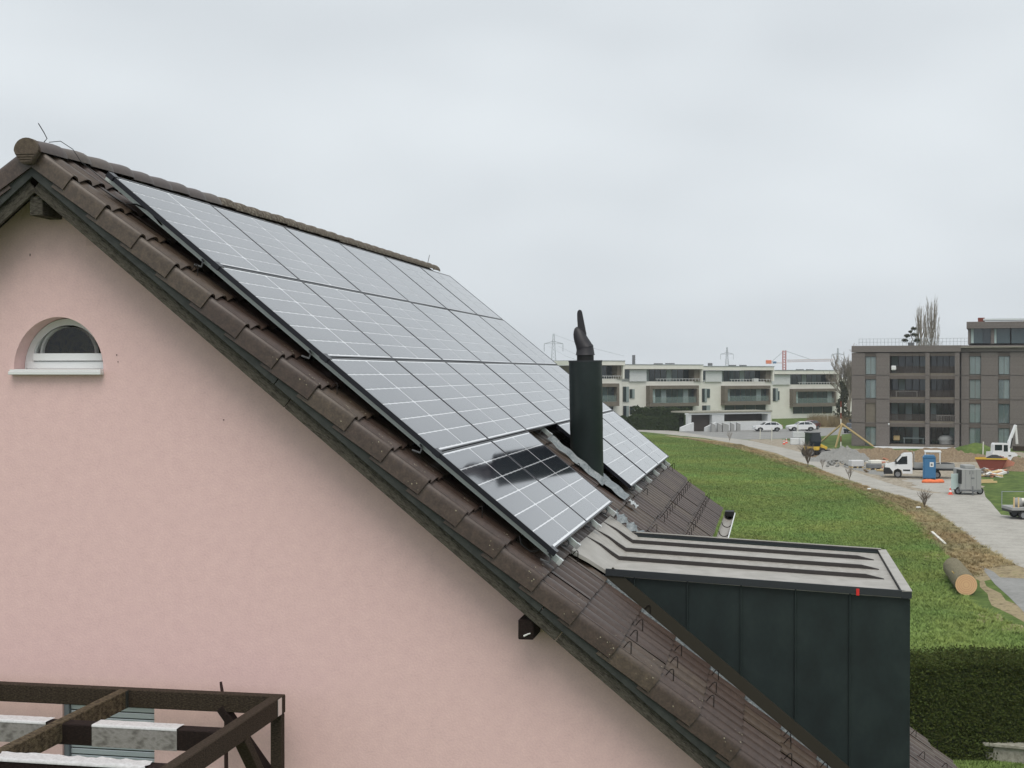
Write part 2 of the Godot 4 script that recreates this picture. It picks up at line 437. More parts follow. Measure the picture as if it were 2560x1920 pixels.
func house():
	var H := thing("pink_house", "pink rendered house with a brown tiled roof carrying solar panels", "house", V(-3, -CY, 14))
	var flip := Transform3D(Basis(Vector3(1, 0, 0), Vector3(0, 1, 0), Vector3(0, 0, -1)), Vector3(0, CY, 0))
	# gable wall with the arched opening and the shuttered window
	var W := part("wall", H)
	var wx := -5.194
	var ra := 0.36
	var wb := 0.02
	var s := st()
	var x23 := AX + (AY + 2.3 - 0.30 * cos(RP)) / sin(RP) * cos(RP) - 0.30 * sin(RP)
	var left := PackedVector2Array([Vector2(wx, roof_y(wx, -0.3)), Vector2(XR, roof_y(XR, -0.3)), Vector2(2 * XR - x23, -2.3), Vector2(wx, -2.3), Vector2(wx, wb), Vector2(wx - ra, wb)])
	var rgt := PackedVector2Array([Vector2(wx, roof_y(wx, -0.3)), Vector2(x23, -2.3), Vector2(wx, -2.3), Vector2(wx, wb), Vector2(wx + ra, wb)])
	for k in range(1, 13):
		var a := PI / 2 * k / 12.0
		left.append(Vector2(wx - ra * cos(a), wb + 0.387 * sin(a)))
		rgt.append(Vector2(wx + ra * cos(a), wb + 0.387 * sin(a)))
	for poly in [left, rgt]: prism(s, poly, WD, WD + 0.3, flip)
	prism(s, PackedVector2Array([Vector2(2 * XR - x23, -2.3), Vector2(-5.17, -2.3), Vector2(-5.17, -9.8), Vector2(-11, -9.8), Vector2(-11, roof_y(2 * XR + 11, -0.3))]), WD, WD + 0.3, flip)
	prism(s, PackedVector2Array([Vector2(-5.17, -2.3), Vector2(-4.44, -2.3), Vector2(-4.44, -2.42), Vector2(-5.17, -2.42)]), WD, WD + 0.3, flip)
	prism(s, PackedVector2Array([Vector2(-5.17, -3.7), Vector2(-4.44, -3.7), Vector2(-4.44, -9.8), Vector2(-5.17, -9.8)]), WD, WD + 0.3, flip)
	prism(s, PackedVector2Array([Vector2(-4.44, -2.3), Vector2(x23, -2.3), Vector2(1.7, roof_y(1.7, -0.3)), Vector2(1.7, -9.8), Vector2(-4.44, -9.8)]), WD, WD + 0.3, flip)
	obj("gable", s, M.pink, W)
	s = st()
	hb(s, 1.4, 1.7, -9.8, roof_y(1.7, -0.31), 9.69, 15.0)
	hb(s, -11, -10.7, -9.8, roof_y(2 * XR + 10.7, -0.34), 9.69, 20.2)
	hb(s, -1.3, -1.0, -9.8, roof_y(-1.0, -0.34), 15.31, 20.2)
	hb(s, -0.99, 1.39, -9.8, roof_y(1.7, -0.4), 14.7, 15.0)
	prism(s, PackedVector2Array([Vector2(-11, -9.8), Vector2(-11, roof_y(2 * XR + 11, -0.32)), Vector2(XR, roof_y(XR, -0.32)), Vector2(-1.0, roof_y(-1.0, -0.32)), Vector2(-1.0, -9.8)]), 20.2, 20.5, flip)
	obj("side_wall", s, M.pink, W)
	s = st()
	hb(s, -4.97, -4.62, 0.93, 1.005, WD - 0.0022, WD + 0.01)
	hb(s, -4.97, -4.80, 1.0055, 1.10, WD - 0.0022, WD + 0.01)
	obj("plaster_patch", s, M.pink_patch, W)
	rng.seed = 88
	for e in [[-5.42, 0.86], [-4.73, 0.12], [-4.72, 0.07], [-3.9, -0.35]]:
		s = st()
		hb(s, e[0], e[0] + rng.randf_range(0.003, 0.005), e[1], e[1] + rng.randf_range(0.008, 0.018), WD - 0.004, WD + 0.002)
		obj("wall_mark", s, M.wood_deep, W)
	# attic window
	var A := part("arched_window", H)
	var ring := func(ro, ri, yo, yi, hf, d0, d1, m, called):
		var poly := PackedVector2Array()
		for k in 25: poly.append(Vector2(wx + ro * cos(PI * k / 24.0), yo + hf * ro * sin(PI * k / 24.0)))
		for k in 25: poly.append(Vector2(wx + ri * cos(PI * (24 - k) / 24.0), yi + hf * ri * sin(PI * (24 - k) / 24.0)))
		var ss := st()
		prism(ss, poly, d0, d1, flip)
		obj(called, ss, m, A)
	ring.call(0.358, 0.285, wb + 0.002, wb + 0.03, 1.06, WD + 0.15, WD + 0.22, M.white_paint, "frame")
	ring.call(0.283, 0.222, wb + 0.062, wb + 0.12, 0.9, WD + 0.135, WD + 0.2, M.white_paint, "sash")
	s = st()
	hb(s, wx - 0.34, wx + 0.34, wb + 0.003, wb + 0.06, WD + 0.145, WD + 0.21, 0.004)
	obj("frame_rail", s, M.white_paint, A)
	s = st()
	hb(s, wx - 0.282, wx + 0.282, wb + 0.064, wb + 0.12, WD + 0.13, WD + 0.19, 0.004)
	obj("sash_rail", s, M.white_paint, A)
	s = st()
	for k in 24: t3(s, V(wx, wb + 0.118, WD + 0.17), V(wx + 0.235 * cos(PI * k / 24.0), wb + 0.118 + 0.2 * sin(PI * k / 24.0), WD + 0.17), V(wx + 0.235 * cos(PI * (k + 1) / 24.0), wb + 0.118 + 0.2 * sin(PI * (k + 1) / 24.0), WD + 0.17))
	obj("glass", s, M.pane, A)
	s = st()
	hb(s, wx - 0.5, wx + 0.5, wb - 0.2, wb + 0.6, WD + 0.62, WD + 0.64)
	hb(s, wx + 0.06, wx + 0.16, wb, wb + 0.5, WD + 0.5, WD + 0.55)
	obj("painted_reflection", s, M.olive_reflection, A)  # backing behind the glass, its colour imitates a reflection of trees
	s = st()
	hb(s, wx - 0.372, wx + 0.366, -0.02, 0.006, WD - 0.06, WD - 0.003, 0.003)
	hb(s, wx - 0.356, wx + 0.356, 0.0195, 0.0225, WD + 0.002, WD + 0.145, 0.0)
	hb(s, wx - 0.365, wx + 0.36, 0.007, 0.019, WD - 0.05, WD - 0.002, 0.0)
	obj("sill", s, M.white_paint, A)
	# roller shutter behind the pergola
	var B := part("shuttered_window", H)
	for k in 26:
		s = st()
		hb(s, -5.128, -4.445, -2.46 - 0.047 * k, -2.42 - 0.047 * k, WD + 0.05, WD + 0.062, 0.004)
		obj("shutter_slat", s, M.shutter, B)
	s = st()
	hb(s, -5.168, -5.13, -3.69, -2.425, WD + 0.02, WD + 0.07, 0.003)
	obj("guide_rail", s, M.shutter_rail, B)
	s = st()
	hb(s, -5.128, -4.445, -3.69, -2.425, WD + 0.075, WD + 0.1)
	obj("window_board", s, M.dark_trim, B)
	roof(H)
	dormer(H)
	chimney(H)

func roof(H: Node3D):
	var Rf := part("roof", H)
	var bs := Basis(Vector3(0, 0, -1), Vector3(sin(RP), cos(RP), 0), Vector3(cos(RP), -sin(RP), 0))
	var bl := Basis(Vector3(0, 0, -1), Vector3(-sin(RP), cos(RP), 0), Vector3(-cos(RP), -sin(RP), 0))
	var mv := tile_mesh(TW, true)
	var mt := tile_mesh(TW, false)
	var mh := tile_mesh(0.205, false)
	var rest := []
	rng.seed = 7
	for k in range(-2, 26):
		for j in 29:
			var sk := 0.578 + GA * k
			var dj := 9.02 + TW * j
			if dj > 20.3 or (dj > 15.05 and k > 14): continue
			if k >= 12 and j >= 3 and dj < 12.6 and j != 3: continue
			var mesh := mv if j == 0 else mt
			if k >= 12 and j == 3: mesh = mh
			var xf := Transform3D(bs * Basis(Vector3.UP, rng.randf_range(-0.006, 0.006)) * Basis(Vector3(1, 0, 0), rng.randf_range(-0.006, 0.006)), R(sk + rng.randf_range(-0.004, 0.004), dj, -0.12 + rng.randf_range(-0.003, 0.003)))
			var show := j <= 1 or k == -2 or (k == -1 and j < 6) or (k >= 11 and j <= 3) or (k >= 11 and j >= 9 and k <= 14) or (k >= 8 and k <= 11 and j >= 8 and j <= 14) or (k >= 21 and j >= 11)
			if show: inst("tile", mesh, M["tile%d" % (rng.randi() % 3)], Rf, xf)
			else: rest.append(xf)
	multi("covered_tiles", mt, M.tile0, rest, Rf).set_meta("kind", "stuff")
	rest = []
	for k in range(-2, 14):
		for j in 4:
			var xf := Transform3D(bl, RL(0.578 + GA * k, 9.02 + TW * j, -0.12))
			if j == 0 and k < 2: inst("tile", mv, M.tile0, Rf, xf)
			elif j > 0 or k >= 2: rest.append(xf)
	multi("far_slope_tiles", mt, M.tile0, rest, Rf).set_meta("kind", "stuff")
	# ridge
	var rm := ridge_mesh()
	for k in 33:
		var m: Material = M["tile%d" % (rng.randi() % 3)] if k < 9 else M.tile_old
		inst("ridge_tile", rm, m, Rf, Transform3D(Basis(Vector3(0, 0, 1), rng.randf_range(-0.03, 0.03)), V(XR, 1.573 + rng.randf_range(-0.004, 0.004), 8.99 + 0.36 * k)))
	var s := st()
	var flip := Transform3D(Basis(Vector3(1, 0, 0), Vector3(0, 1, 0), Vector3(0, 0, -1)), Vector3(XR, CY, 0))
	var cap := PackedVector2Array()
	for k in 13: cap.append(Vector2(0.094 * cos(PI * k / 12.0), 1.575 + 0.088 * sin(PI * k / 12.0)))
	cap.append(Vector2(-0.084, 1.55)); cap.append(Vector2(-0.036, 1.48)); cap.append(Vector2(0.036, 1.48)); cap.append(Vector2(0.084, 1.55))
	prism(s, cap, 8.965, 9.02, flip)
	for k in 4: hb(s, XR - 0.08 + 0.013 * k, XR + 0.08 - 0.013 * k, 1.545 - 0.018 * k, 1.555 - 0.018 * k, 8.958, 8.965)
	obj("ridge_end_cap", s, M.tile_cap, Rf)
	# deck under the tiles
	s = st()
	slab(s, R, -0.36, 8.95, 9.072, 15.3, -0.30, -0.175)
	slab(s, R, -0.36, 5.25, 15.3, 20.52, -0.30, -0.175)
	slab(s, RL, -0.36, 5.0, 9.072, 20.52, -0.30, -0.175)
	obj("deck", s, M.wood_deep, Rf)
	# verge: painted strip, then weathered board
	for k in 4:
		plank("barge_strip", M.barge, Rf, false, -0.40 + 2.4 * k, 1.995 + 2.4 * k, 9.045, 9.07, -0.332, -0.19)
		plank("verge_board", M.wood_grey, Rf, false, -0.30 + 2.45 * k, 2.144 + 2.45 * k, 9.078, 9.104, -0.417, -0.318)
	plank("barge_strip", M.barge, Rf, true, -0.40, 2.0, 9.046, 9.07, -0.332, -0.19)
	plank("verge_board", M.wood_grey, Rf, true, -0.30, 2.0, 9.0785, 9.104, -0.417, -0.318)
	s = st()
	hb(s, XR - 0.05, XR + 0.05, 1.126, 1.263, 9.1, 9.6, 0.004)
	obj("purlin", s, M.wood_grey, Rf)
	s = st()
	hb(s, -1.685, -1.58, -1.80, -1.665, 9.10, 9.6, 0.006)
	obj("purlin", s, M.wood_deep, Rf)
	s = st()
	tube(s, [V(-1.645, -1.775, 9.095), V(-1.62, -1.762, 9.093), V(-1.60, -1.755, 9.096)], 0.007, 0.004, 5)
	obj("bird_dropping", s, M.white_matt, Rf)
	# gutter of the far part
	s = st(true)
	var gx := -0.635
	var gy := -2.105
	for k in 10:
		var a0 := PI + PI * k / 10.0
		var a1 := PI + PI * (k + 1) / 10.0
		q4(s, V(gx + 0.075 * cos(a0), gy + 0.075 * sin(a0), 15.4), V(gx + 0.075 * cos(a1), gy + 0.075 * sin(a1), 15.4), V(gx + 0.075 * cos(a1), gy + 0.075 * sin(a1), 20.75), V(gx + 0.075 * cos(a0), gy + 0.075 * sin(a0), 20.75))
	var G := obj("gutter", s, M.zinc_old, Rf)
	s = st()
	tube(s, [V(gx + 0.078, gy + 0.004, 15.4), V(gx + 0.078, gy + 0.004, 20.75)], 0.009)
	obj("gutter_bead", s, M.white_paint, Rf)
	s = st()
	for k in 10: t3(s, V(gx, gy, 20.74), V(gx + 0.075 * cos(PI + PI * k / 10.0), gy + 0.075 * sin(PI + PI * k / 10.0), 20.74), V(gx + 0.075 * cos(PI + PI * (k + 1) / 10.0), gy + 0.075 * sin(PI + PI * (k + 1) / 10.0), 20.74))
	hb(s, gx - 0.06, gx + 0.07, gy - 0.02, gy + 0.05, 20.5, 20.72)
	obj("gutter_outlet_guard", s, M.cable, Rf)
	for d in [16.2, 17.3, 18.4, 19.5]:
		s = st()
		var pts := []
		for k in 9: pts.append(V(gx + 0.07 * cos(PI + PI * k / 8.0), gy + 0.07 * sin(PI + PI * k / 8.0), d))
		tube(s, pts, 0.006, 0.006, 4)
		obj("gutter_bracket", s, M.wire, Rf)
	# snow hooks
	s = st()
	tube(s, [Vector3(0, -0.012, 0), Vector3(0, 0.04, 0.0), Vector3(0, 0.053, 0.006), Vector3(0, 0.056, 0.014), Vector3(0, 0.05, 0.022), Vector3(0, -0.015, 0.072)], 0.0042, 0.0042, 5, false)
	var hook := done(s)
	var spots := []
	for d in [9.085, 9.48, 9.94, 10.39]: spots.append([4.95, d])
	for d in [9.255, 9.70, 10.13]: spots.append([5.29, d])
	for d in [9.44, 9.9, 10.335]: spots.append([5.625, d])
	for d in [9.6, 10.1, 10.36]: spots.append([6.3, d])
	for d in [9.2, 9.65, 10.3]: spots.append([6.64, d])
	spots.append([4.27, 10.3]); spots.append([3.6, 9.2]); spots.append([2.26, 9.2]); spots.append([0.92, 9.3])
	spots.append([4.28, 12.93]); spots.append([4.28, 16.0]); spots.append([4.28, 20.1]); spots.append([4.28, 20.45]); spots.append([3.62, 14.0])
	spots.append([4.62, 14.18])
	for k in 13: spots.append([4.62, 15.2 + 0.41 * k])
	for k in 14: spots.append([4.955, 15.0 + 0.41 * k]); 
	for k in 4: spots.append([8.02 + 0.336 * (k % 2), 13.9 + 0.41 * k])
	for p in spots: inst("snow_hook", hook, M.wire, Rf, Transform3D((bs * Basis(Vector3.UP, rng.randf_range(-0.06, 0.06))).scaled_local(Vector3(0.9, 0.9, 0.9)), R(p[0] + 0.02, 9.05 + 0.205 * round((p[1] - 9.05) / 0.205), -0.132)))
	s = st()
	rng.seed = 314
	for k in 170:
		var row := rng.randi_range(4, 20)
		var sl := 0.578 + GA * row - absf(rng.randfn()) * 0.07 - 0.012
		var w := rng.randf_range(0.003, 0.009)
		if k % 3 == 0:
			var h := -0.14 - rng.randf() * 0.09
			q4(s, R(sl, 9.0165, h), R(sl + w, 9.0165, h), R(sl + w, 9.0165, h - w), R(sl, 9.0165, h - w * 0.7))
		else:
			var d := 9.05 + 0.205 * (rng.randi() % 2) + rng.randf_range(-0.02, 0.02)
			q4(s, R(sl, d, -0.1165), R(sl + w, d, -0.1165), R(sl + w, d + w * 1.5, -0.1165), R(sl, d + w, -0.1165))
	obj("lichen", s, M.lichen, Rf).set_meta("kind", "stuff")
	# wires at the ridge
	s = st()
	tube(s, [V(-5.2, 1.79, 9.12), V(-5.2, 1.735, 9.2), V(-5.2, 1.70, 9.24), V(-5.2, 1.67, 9.2)], 0.0035, 0.0035, 5)
	obj("lightning_rod", s, M.wire, Rf)
	s = st()
	tube(s, [V(-5.19, 1.675, 9.25), V(-5.16, 1.70, 9.36), V(-5.1, 1.65, 9.43), V(-5.05, 1.56, 9.46), R(-0.12, 9.52, -0.11), R(0.02, 9.6, -0.10)], 0.0028, 0.0028, 5)
	obj("lightning_cable", s, M.cable, Rf)
	s = st()
	tube(s, [V(-5.2, 1.68, 20.5), V(-5.2, 1.80, 20.6)], 0.004, 0.004, 5)
	obj("lightning_rod", s, M.wire, Rf)

func dormer(H: Node3D):
	var Dm := part("dormer", H)
	var d0 := 10.52
	var d1 := 12.85
	var rim := func(x): return -1.505 - (x + 1.27) * 0.0465       # height of the roof edge
	var xs := [-1.24, -1.04, -0.637, -0.236, 0.166, 0.562, 0.985]
	var flip := Transform3D(Basis(Vector3(1, 0, 0), Vector3(0, 1, 0), Vector3(0, 0, -1)), Vector3(0, CY, 0))
	for side in 2:
		var da: float = d0 if side == 0 else d1 - 0.05
		for i in 6:
			var s := st()
			var a: float = xs[i]
			var b: float = xs[i + 1]
			prism(s, PackedVector2Array([Vector2(a, rim.call(a) - 0.02), Vector2(b, rim.call(b) - 0.02), Vector2(b, roof_y(b, -0.16)), Vector2(a, roof_y(a, -0.16))]), da + rng.randf_range(0, 0.002), da + 0.05, flip)
			obj("cheek_sheet", s, M.green_sheet, Dm)
			if i > 0 and side == 0:
				s = st()
				hb(s, a - 0.006, a + 0.006, roof_y(a, -0.08), rim.call(a) - 0.05, da - 0.022, da + 0.004, 0.002)
				obj("cheek_seam", s, M.green_sheet, Dm)
	var s := st()
	hb(s, 0.985, 0.995, -4.2, -1.68, d0, d1)
	obj("front_sheet", s, M.green_sheet, Dm)
	# side flashing along the roof
	s = st()
	slab(s, R, 4.58, 7.9, 10.492, 10.518, -0.2, -0.045)
	obj("side_flashing", s, M.olive, Dm)
	s = st()
	slab(s, R, 4.56, 7.9, 10.458, 10.474, -0.16, -0.132)
	obj("tile_edge_flashing", s, M.lead, Dm)
	# roof sheets bent up the slope
	var ds := [10.5, 11.2, 11.74, 12.32, 12.84]
	var line := func(off): return [R(4.26, 0, -0.115 + off), R(4.40, 0, -0.1 + off), R(4.51, 0, -0.1 + off), V(-1.235, rim.call(-1.235) - 0.028 + off, 0), V(0.2, rim.call(0.2) - 0.03 + off, 0), V(0.93, rim.call(0.93) - 0.03 + off, 0)]
	for i in 4:
		s = st()
		var l: Array = line.call(0.0)
		for k in l.size() - 1:
			var a: Vector3 = l[k]
			var b: Vector3 = l[k + 1]
			var fl := [0.17, 0.09, 0.01, 0.0, 0.0, 0.0]
			var za := Vector3(0, 0, -(ds[i] + 0.001) + (fl[k] if i == 0 else 0.0))
			var zc := Vector3(0, 0, -(ds[i] + 0.001) + (fl[k + 1] if i == 0 else 0.0))
			var zb := Vector3(0, 0, -(ds[i + 1] - 0.001))
			q4o(s, a + za, b + zc, b + zb, a + zb, a - Vector3(0, 3, 0))
			var dn := Vector3(0, -0.03, 0)
			q4(s, a + za, b + zc, b + zc + dn, a + za + dn)
		obj("roof_sheet", s, M.zinc if i % 2 == 0 else M.zinc_old, Dm)
	for i in [1, 2, 3]:
		s = st()
		var hs := [0.003, 0.02, 0.032, 0.032, 0.032, 0.032, 0.006]
		var l: Array = line.call(0.0)
		l.insert(5, V(0.72, rim.call(0.72) - 0.03, 0))
		l[6] = V(0.86, rim.call(0.86) - 0.03, 0)
		for k in l.size() - 1:
			var z0 := Vector3(0, 0, -(ds[i] - 0.011))
			var z1 := Vector3(0, 0, -(ds[i] + 0.011))
			var ha := Vector3(0, hs[k], 0)
			var hb2 := Vector3(0, hs[k + 1], 0)
			var o: Vector3 = (l[k] + l[k + 1]) / 2.0 + Vector3(0, 0.01, -ds[i])
			q4o(s, l[k] + z0, l[k + 1] + z0, l[k + 1] + z0 + hb2, l[k] + z0 + ha, o)
			q4o(s, l[k] + z1, l[k + 1] + z1, l[k + 1] + z1 + hb2, l[k] + z1 + ha, o)
			q4o(s, l[k] + z0 + ha, l[k + 1] + z0 + hb2, l[k + 1] + z1 + hb2, l[k] + z1 + ha, o)
		obj("roof_seam", s, M.seam_dark, Dm)
	# edges
	s = st()
	beam(s, V(-1.26, rim.call(-1.26) - 0.026, 10.49), V(1.0, rim.call(1.0) - 0.026, 10.49), 0.018, 0.052)
	obj("fascia", s, M.dark_trim, Dm)
	s = st()
	beam(s, V(-1.30, rim.call(-1.30) - 0.02, 12.86), V(0.96, rim.call(0.96) - 0.02, 12.86), 0.02, 0.05)
	obj("fascia", s, M.dark_trim, Dm)
	s = st()
	beam(s, V(-1.30, rim.call(-1.30) + 0.008, 12.862), V(0.96, rim.call(0.96) + 0.008, 12.862), 0.03, 0.006)
	obj("edge_strip", s, M.zinc, Dm)
	s = st()
	hb(s, 0.935, 1.003, rim.call(1.0) - 0.055, rim.call(1.0) - 0.006, 10.48, 12.88)
	obj("front_edge", s, M.dark_trim, Dm)
	s = st()
	hb(s, 0.933, 1.006, rim.call(1.0) - 0.004, rim.call(1.0) + 0.002, 10.478, 12.882)
	obj("edge_strip", s, M.zinc, Dm)
	s = st()
	hb(s, 0.605, 0.628, rim.call(0.6) - 0.062, rim.call(0.6) - 0.012, 10.474, 10.48, 0.001)
	obj("red_clip", s, M.red, Dm)
	# crumpled flashing beside the far edge
	s = st(true)
	var prev := []
	for k in 15:
		var t := k / 14.0
		var row := []
		for m in 5: row.append(R(4.27 + 0.34 * t, 12.84 + 0.05 * m, -0.1 + 0.035 * sin(m * 1.7 + k * 1.3) + (0.04 if m in [1, 2] else 0.0)))
		if k > 0:
			for m in 4: q4(s, prev[m], row[m], row[m + 1], prev[m + 1])
		prev = row
	obj("crumpled_flashing", s, M.lead, Dm)

func chimney(H: Node3D):
	var C := part("chimney", H)
	var base := V(-1.915, -1.35, 14.35)
	var up := Basis(Vector3(0, 0, 1), 0.016)
	var at := func(y): return Transform3D(up, base + up * Vector3(0, y + 1.35, 0))
	var xf: Transform3D = at.call(0.0)
	var s := st(true)
	lathe(s, [Vector2(0.172, -1.35), Vector2(0.172, -0.62), Vector2(0.1735, -0.615), Vector2(0.1735, 0.108)], 48, xf)
	obj("shaft", s, M.green_sheet, C)
	s = st()
	lathe(s, [Vector2(0, 0.121), Vector2(0.178, 0.121), Vector2(0.178, 0.106), Vector2(0.0, 0.106)], 48, xf)
	obj("lid", s, M.dark_trim, C)
	s = st(true)
	lathe(s, [Vector2(0.089, 0.12), Vector2(0.089, 0.19)], 32, xf)
	obj("flue_collar", s, M.cable, C)
	s = st(true)
	lathe(s, [Vector2(0.103, 0.178), Vector2(0.098, 0.19), Vector2(0.088, 0.25), Vector2(0.08, 0.29)], 32, xf)
	obj("cowl_skirt", s, M.cowl, C)
	s = st(true)
	var secs := [[0.235, 0.0, 0.093], [0.27, -0.006, 0.092], [0.315, -0.026, 0.086], [0.36, -0.045, 0.076], [0.40, -0.058, 0.065], [0.435, -0.066, 0.052], [0.457, -0.072, 0.038], [0.472, -0.076, 0.02], [0.478, -0.078, 0.002]]
	for i in secs.size() - 1:
		for k in 24:
			var a: float = TAU * k / 24.0
			var b: float = TAU * (k + 1) / 24.0
			var p := func(q, an): return xf * Vector3(q[1] + q[2] * cos(an), q[0] + (0.02 * cos(an) + 0.02 if q[0] < 0.25 else 0.0), q[2] * sin(an))
			q4o(s, p.call(secs[i], a), p.call(secs[i], b), p.call(secs[i + 1], b), p.call(secs[i + 1], a), xf * Vector3(secs[i][1], secs[i][0], 0))
	obj("cowl_hood", s, M.cowl, C)
	s = st()
	var fin := PackedVector2Array()
	for p in [[690, 640], [684, 560], [676, 400], [674, 260], [690, 195], [718, 165], [748, 157], [780, 172], [800, 215], [830, 380], [905, 795], [885, 870], [800, 820]]: fin.append(Vector2((p[0] - 868.0) / 2464.0, 0.118 + (1480.0 - p[1]) / 2464.0))
	prism(s, fin, -0.016, 0.016, xf)
	obj("cowl_vane", s, M.cowl, C)
	# flashing
	s = st(true)
	var prev := []
	for k in 22:
		var t := k / 21.0
		var sl := 3.22 + 0.75 * t
		var row := []
		for m in 4: row.append(R(sl, 14.12 + 0.016 * m + 0.008 * sin(k * 0.9), -0.12 + 0.006 * sin(k * 1.1) + [0.0, 0.02, 0.024, 0.06][m]))
		if k > 0:
			for m in 3: q4(s, prev[m], row[m], row[m + 1], prev[m + 1])
		prev = row
	obj("side_flashing", s, M.lead, C)
	s = st(true)
	prev = []
	for k in 8:
		var sl := 3.82 + 0.42 * k / 7.0
		var row := []
		for m in 8: row.append(R(sl, 14.16 + 0.07 * m, -0.1 + (0.03 if m in [2, 5] else 0.0) + 0.006 * sin(k * 2.0 + m)))
		if k > 0:
			for m in 7: q4(s, prev[m], row[m], row[m + 1], prev[m + 1])
		prev = row
	obj("apron_flashing", s, M.lead, C)
	s = st(true)
	prev = []
	for k in 6:
		var row := []
		for m in 6: row.append(R(4.27 + 0.022 * k, 14.3 + 0.035 * m, -0.095 + 0.015 * sin(k * 2.3 + m * 1.9)))
		if k > 0:
			for m in 5: q4(s, prev[m], row[m], row[m + 1], prev[m + 1])
		prev = row
	obj("crumpled_foil", s, M.alu_bright, C)

# ---------- solar panels ----------
func panels():
	var P := Node3D.new()
	var w := PW - 0.013
	var h := PH - 0.009
	var s := st()
	for e in [[0.0, w, 0.0, 0.014], [0.0, w, h - 0.014, h], [0.0, 0.011, 0.014, h - 0.014], [w - 0.011, w, 0.014, h - 0.014]]: bx(s, Vector3(e[0], -0.035, e[2]), Vector3(e[1], 0.0, e[3]), 0.0012)
	obj_local("frame", s, M.frame_black, P)
	s = st()
	bx(s, Vector3(0.0112, -0.009, 0.0142), Vector3(w - 0.0112, -0.004, h - 0.0142))
	obj_local("backsheet", s, M.solar_back, P)
	# a string of ten half cells with clipped corners
	var half := (w - 0.022 - 0.03 - 0.028) / 2.0
	var rowh := (h - 0.028 - 0.024) / 6.0
	var cw := half / 10.0
	var ch := rowh - 0.009
	s = st()
	for i in 10:
		var x0 := i * cw + 0.0004
		var x1 := (i + 1) * cw - 0.0004
		var k := 0.012
		var two := i % 2
		var pts := [Vector3(x0 + (k if two == 0 else 0.0), 0, 0), Vector3(x1 - (k if two == 1 else 0.0), 0, 0), Vector3(x1, 0, k if two == 1 else 0.0), Vector3(x1, 0, ch - (k if two == 1 else 0.0)), Vector3(x1 - (k if two == 1 else 0.0), 0, ch), Vector3(x0 + (k if two == 0 else 0.0), 0, ch), Vector3(x0, 0, ch - (k if two == 0 else 0.0)), Vector3(x0, 0, k if two == 0 else 0.0)]
		for m in range(1, 7): t3(s, pts[0], pts[m], pts[m + 1])
	var strip := done(s)
	for r in 6:
		for c in 2:
			var o := MeshInstance3D.new()
			o.mesh = strip
			o.material_override = M.solar_cell
			o.position = Vector3(0.026 + c * (half + 0.028), -0.003, 0.029 + r * rowh)
			put(o, "cell_strip", P)
	var bs := Basis(Vector3(0, 0, -1), Vector3(sin(RP), cos(RP), 0), Vector3(cos(RP), -sin(RP), 0))
	var ords := ["first", "second", "third", "fourth", "fifth", "sixth"]
	var rows := ["top row under the ridge", "second row from the ridge", "third row from the ridge", "lowest row by the chimney"]
	rng.seed = 40
	for r in 4:
		for c in 6:
			if r == 3 and c == 2: continue
			var o := P.duplicate()
			put(o, "solar_panel", self)
			o.transform = Transform3D(bs * Basis(Vector3(1, 0, 0), rng.randf_range(-0.0015, 0.0015)) * Basis(Vector3(0, 0, 1), rng.randf_range(-0.0015, 0.0015)), R(PH * r, AD + PW * c, 0))
			tag(o, "glossy solar panel in the %s, %s from the pink gable" % [rows[r], ords[c]], "solar panel", "solar panels on the tiled roof")
	P.free()
	# rails running down the slope
	var names := ["along the gable edge of the array with loose cables", "second from the gable", "third from the gable", "beside the chimney gap", "ending under the panels above the chimney gap", "next past the chimney", "second past the chimney", "third past the chimney", "fourth past the chimney", "at the far verge"]
	var ds := [9.42, 10.29, 11.58, 12.71, 14.04, 15.26, 16.54, 17.65, 18.89, 19.53]
	for i in ds.size():
		var d: float = ds[i]
		var s1 := 4.29 if i != 4 else 3.24
		var t := thing("mounting_rail", "bright aluminium mounting rail %s" % names[i], "rail", R(s1, d, -0.12), "rails under the solar panels")
		s = st()
		slab(s, R, -0.07, s1, d - 0.02, d + 0.02, -0.076, -0.0365)
		obj("rail_bar", s, M.alu, t)
		s = st()
		slab(s, R, s1 - 0.028, s1 + 0.002, d - 0.022, d + 0.022, -0.078, -0.034)
		obj("end_cap", s, M.alu_bright, t)
		for k in ([1, 2, 3, 4] if i == 0 else [4]):
			var sl: float = PH * k - (0.15 if k < 4 else 0.02)
			if i == 4: sl = 3.1
			s = st()
			tube(s, [R(sl, d - 0.025, -0.06), R(sl + 0.03, d - 0.055, -0.065), R(sl + 0.04, d - 0.05, -0.1), R(sl - 0.02, d - 0.03, -0.125)], 0.007, 0.007, 5)
			obj("roof_hook", s, M.grey_mid, t)
		if i == 0:
			for k in 5:
				s = st()
				slab(s, R, PH * k - 0.04, PH * k + 0.02, d - 0.105, d - 0.02, -0.037, 0.003)
				obj("end_clamp", s, M.frame_black, t)
			s = st()
			tube(s, [R(0.20, 9.36, -0.10), R(0.26, 9.37, -0.06), R(0.36, 9.385, -0.035), R(0.44, 9.39, -0.05), R(0.5, 9.392, -0.06)], 0.006, 0.006, 5)
			obj("cable", s, M.cable, t)
			s = st()
			tube(s, [R(3.95, 9.36, -0.09), R(4.0, 9.33, -0.12), R(4.08, 9.34, -0.12), R(4.12, 9.38, -0.08)], 0.005, 0.005, 5)
			obj("cable", s, M.cable, t)
func obj_local(called: String, s: SurfaceTool, m: Material, parent: Node) -> MeshInstance3D:
	var o := MeshInstance3D.new()
	o.mesh = done(s)
	o.material_override = m
	put(o, called, parent)
	return o

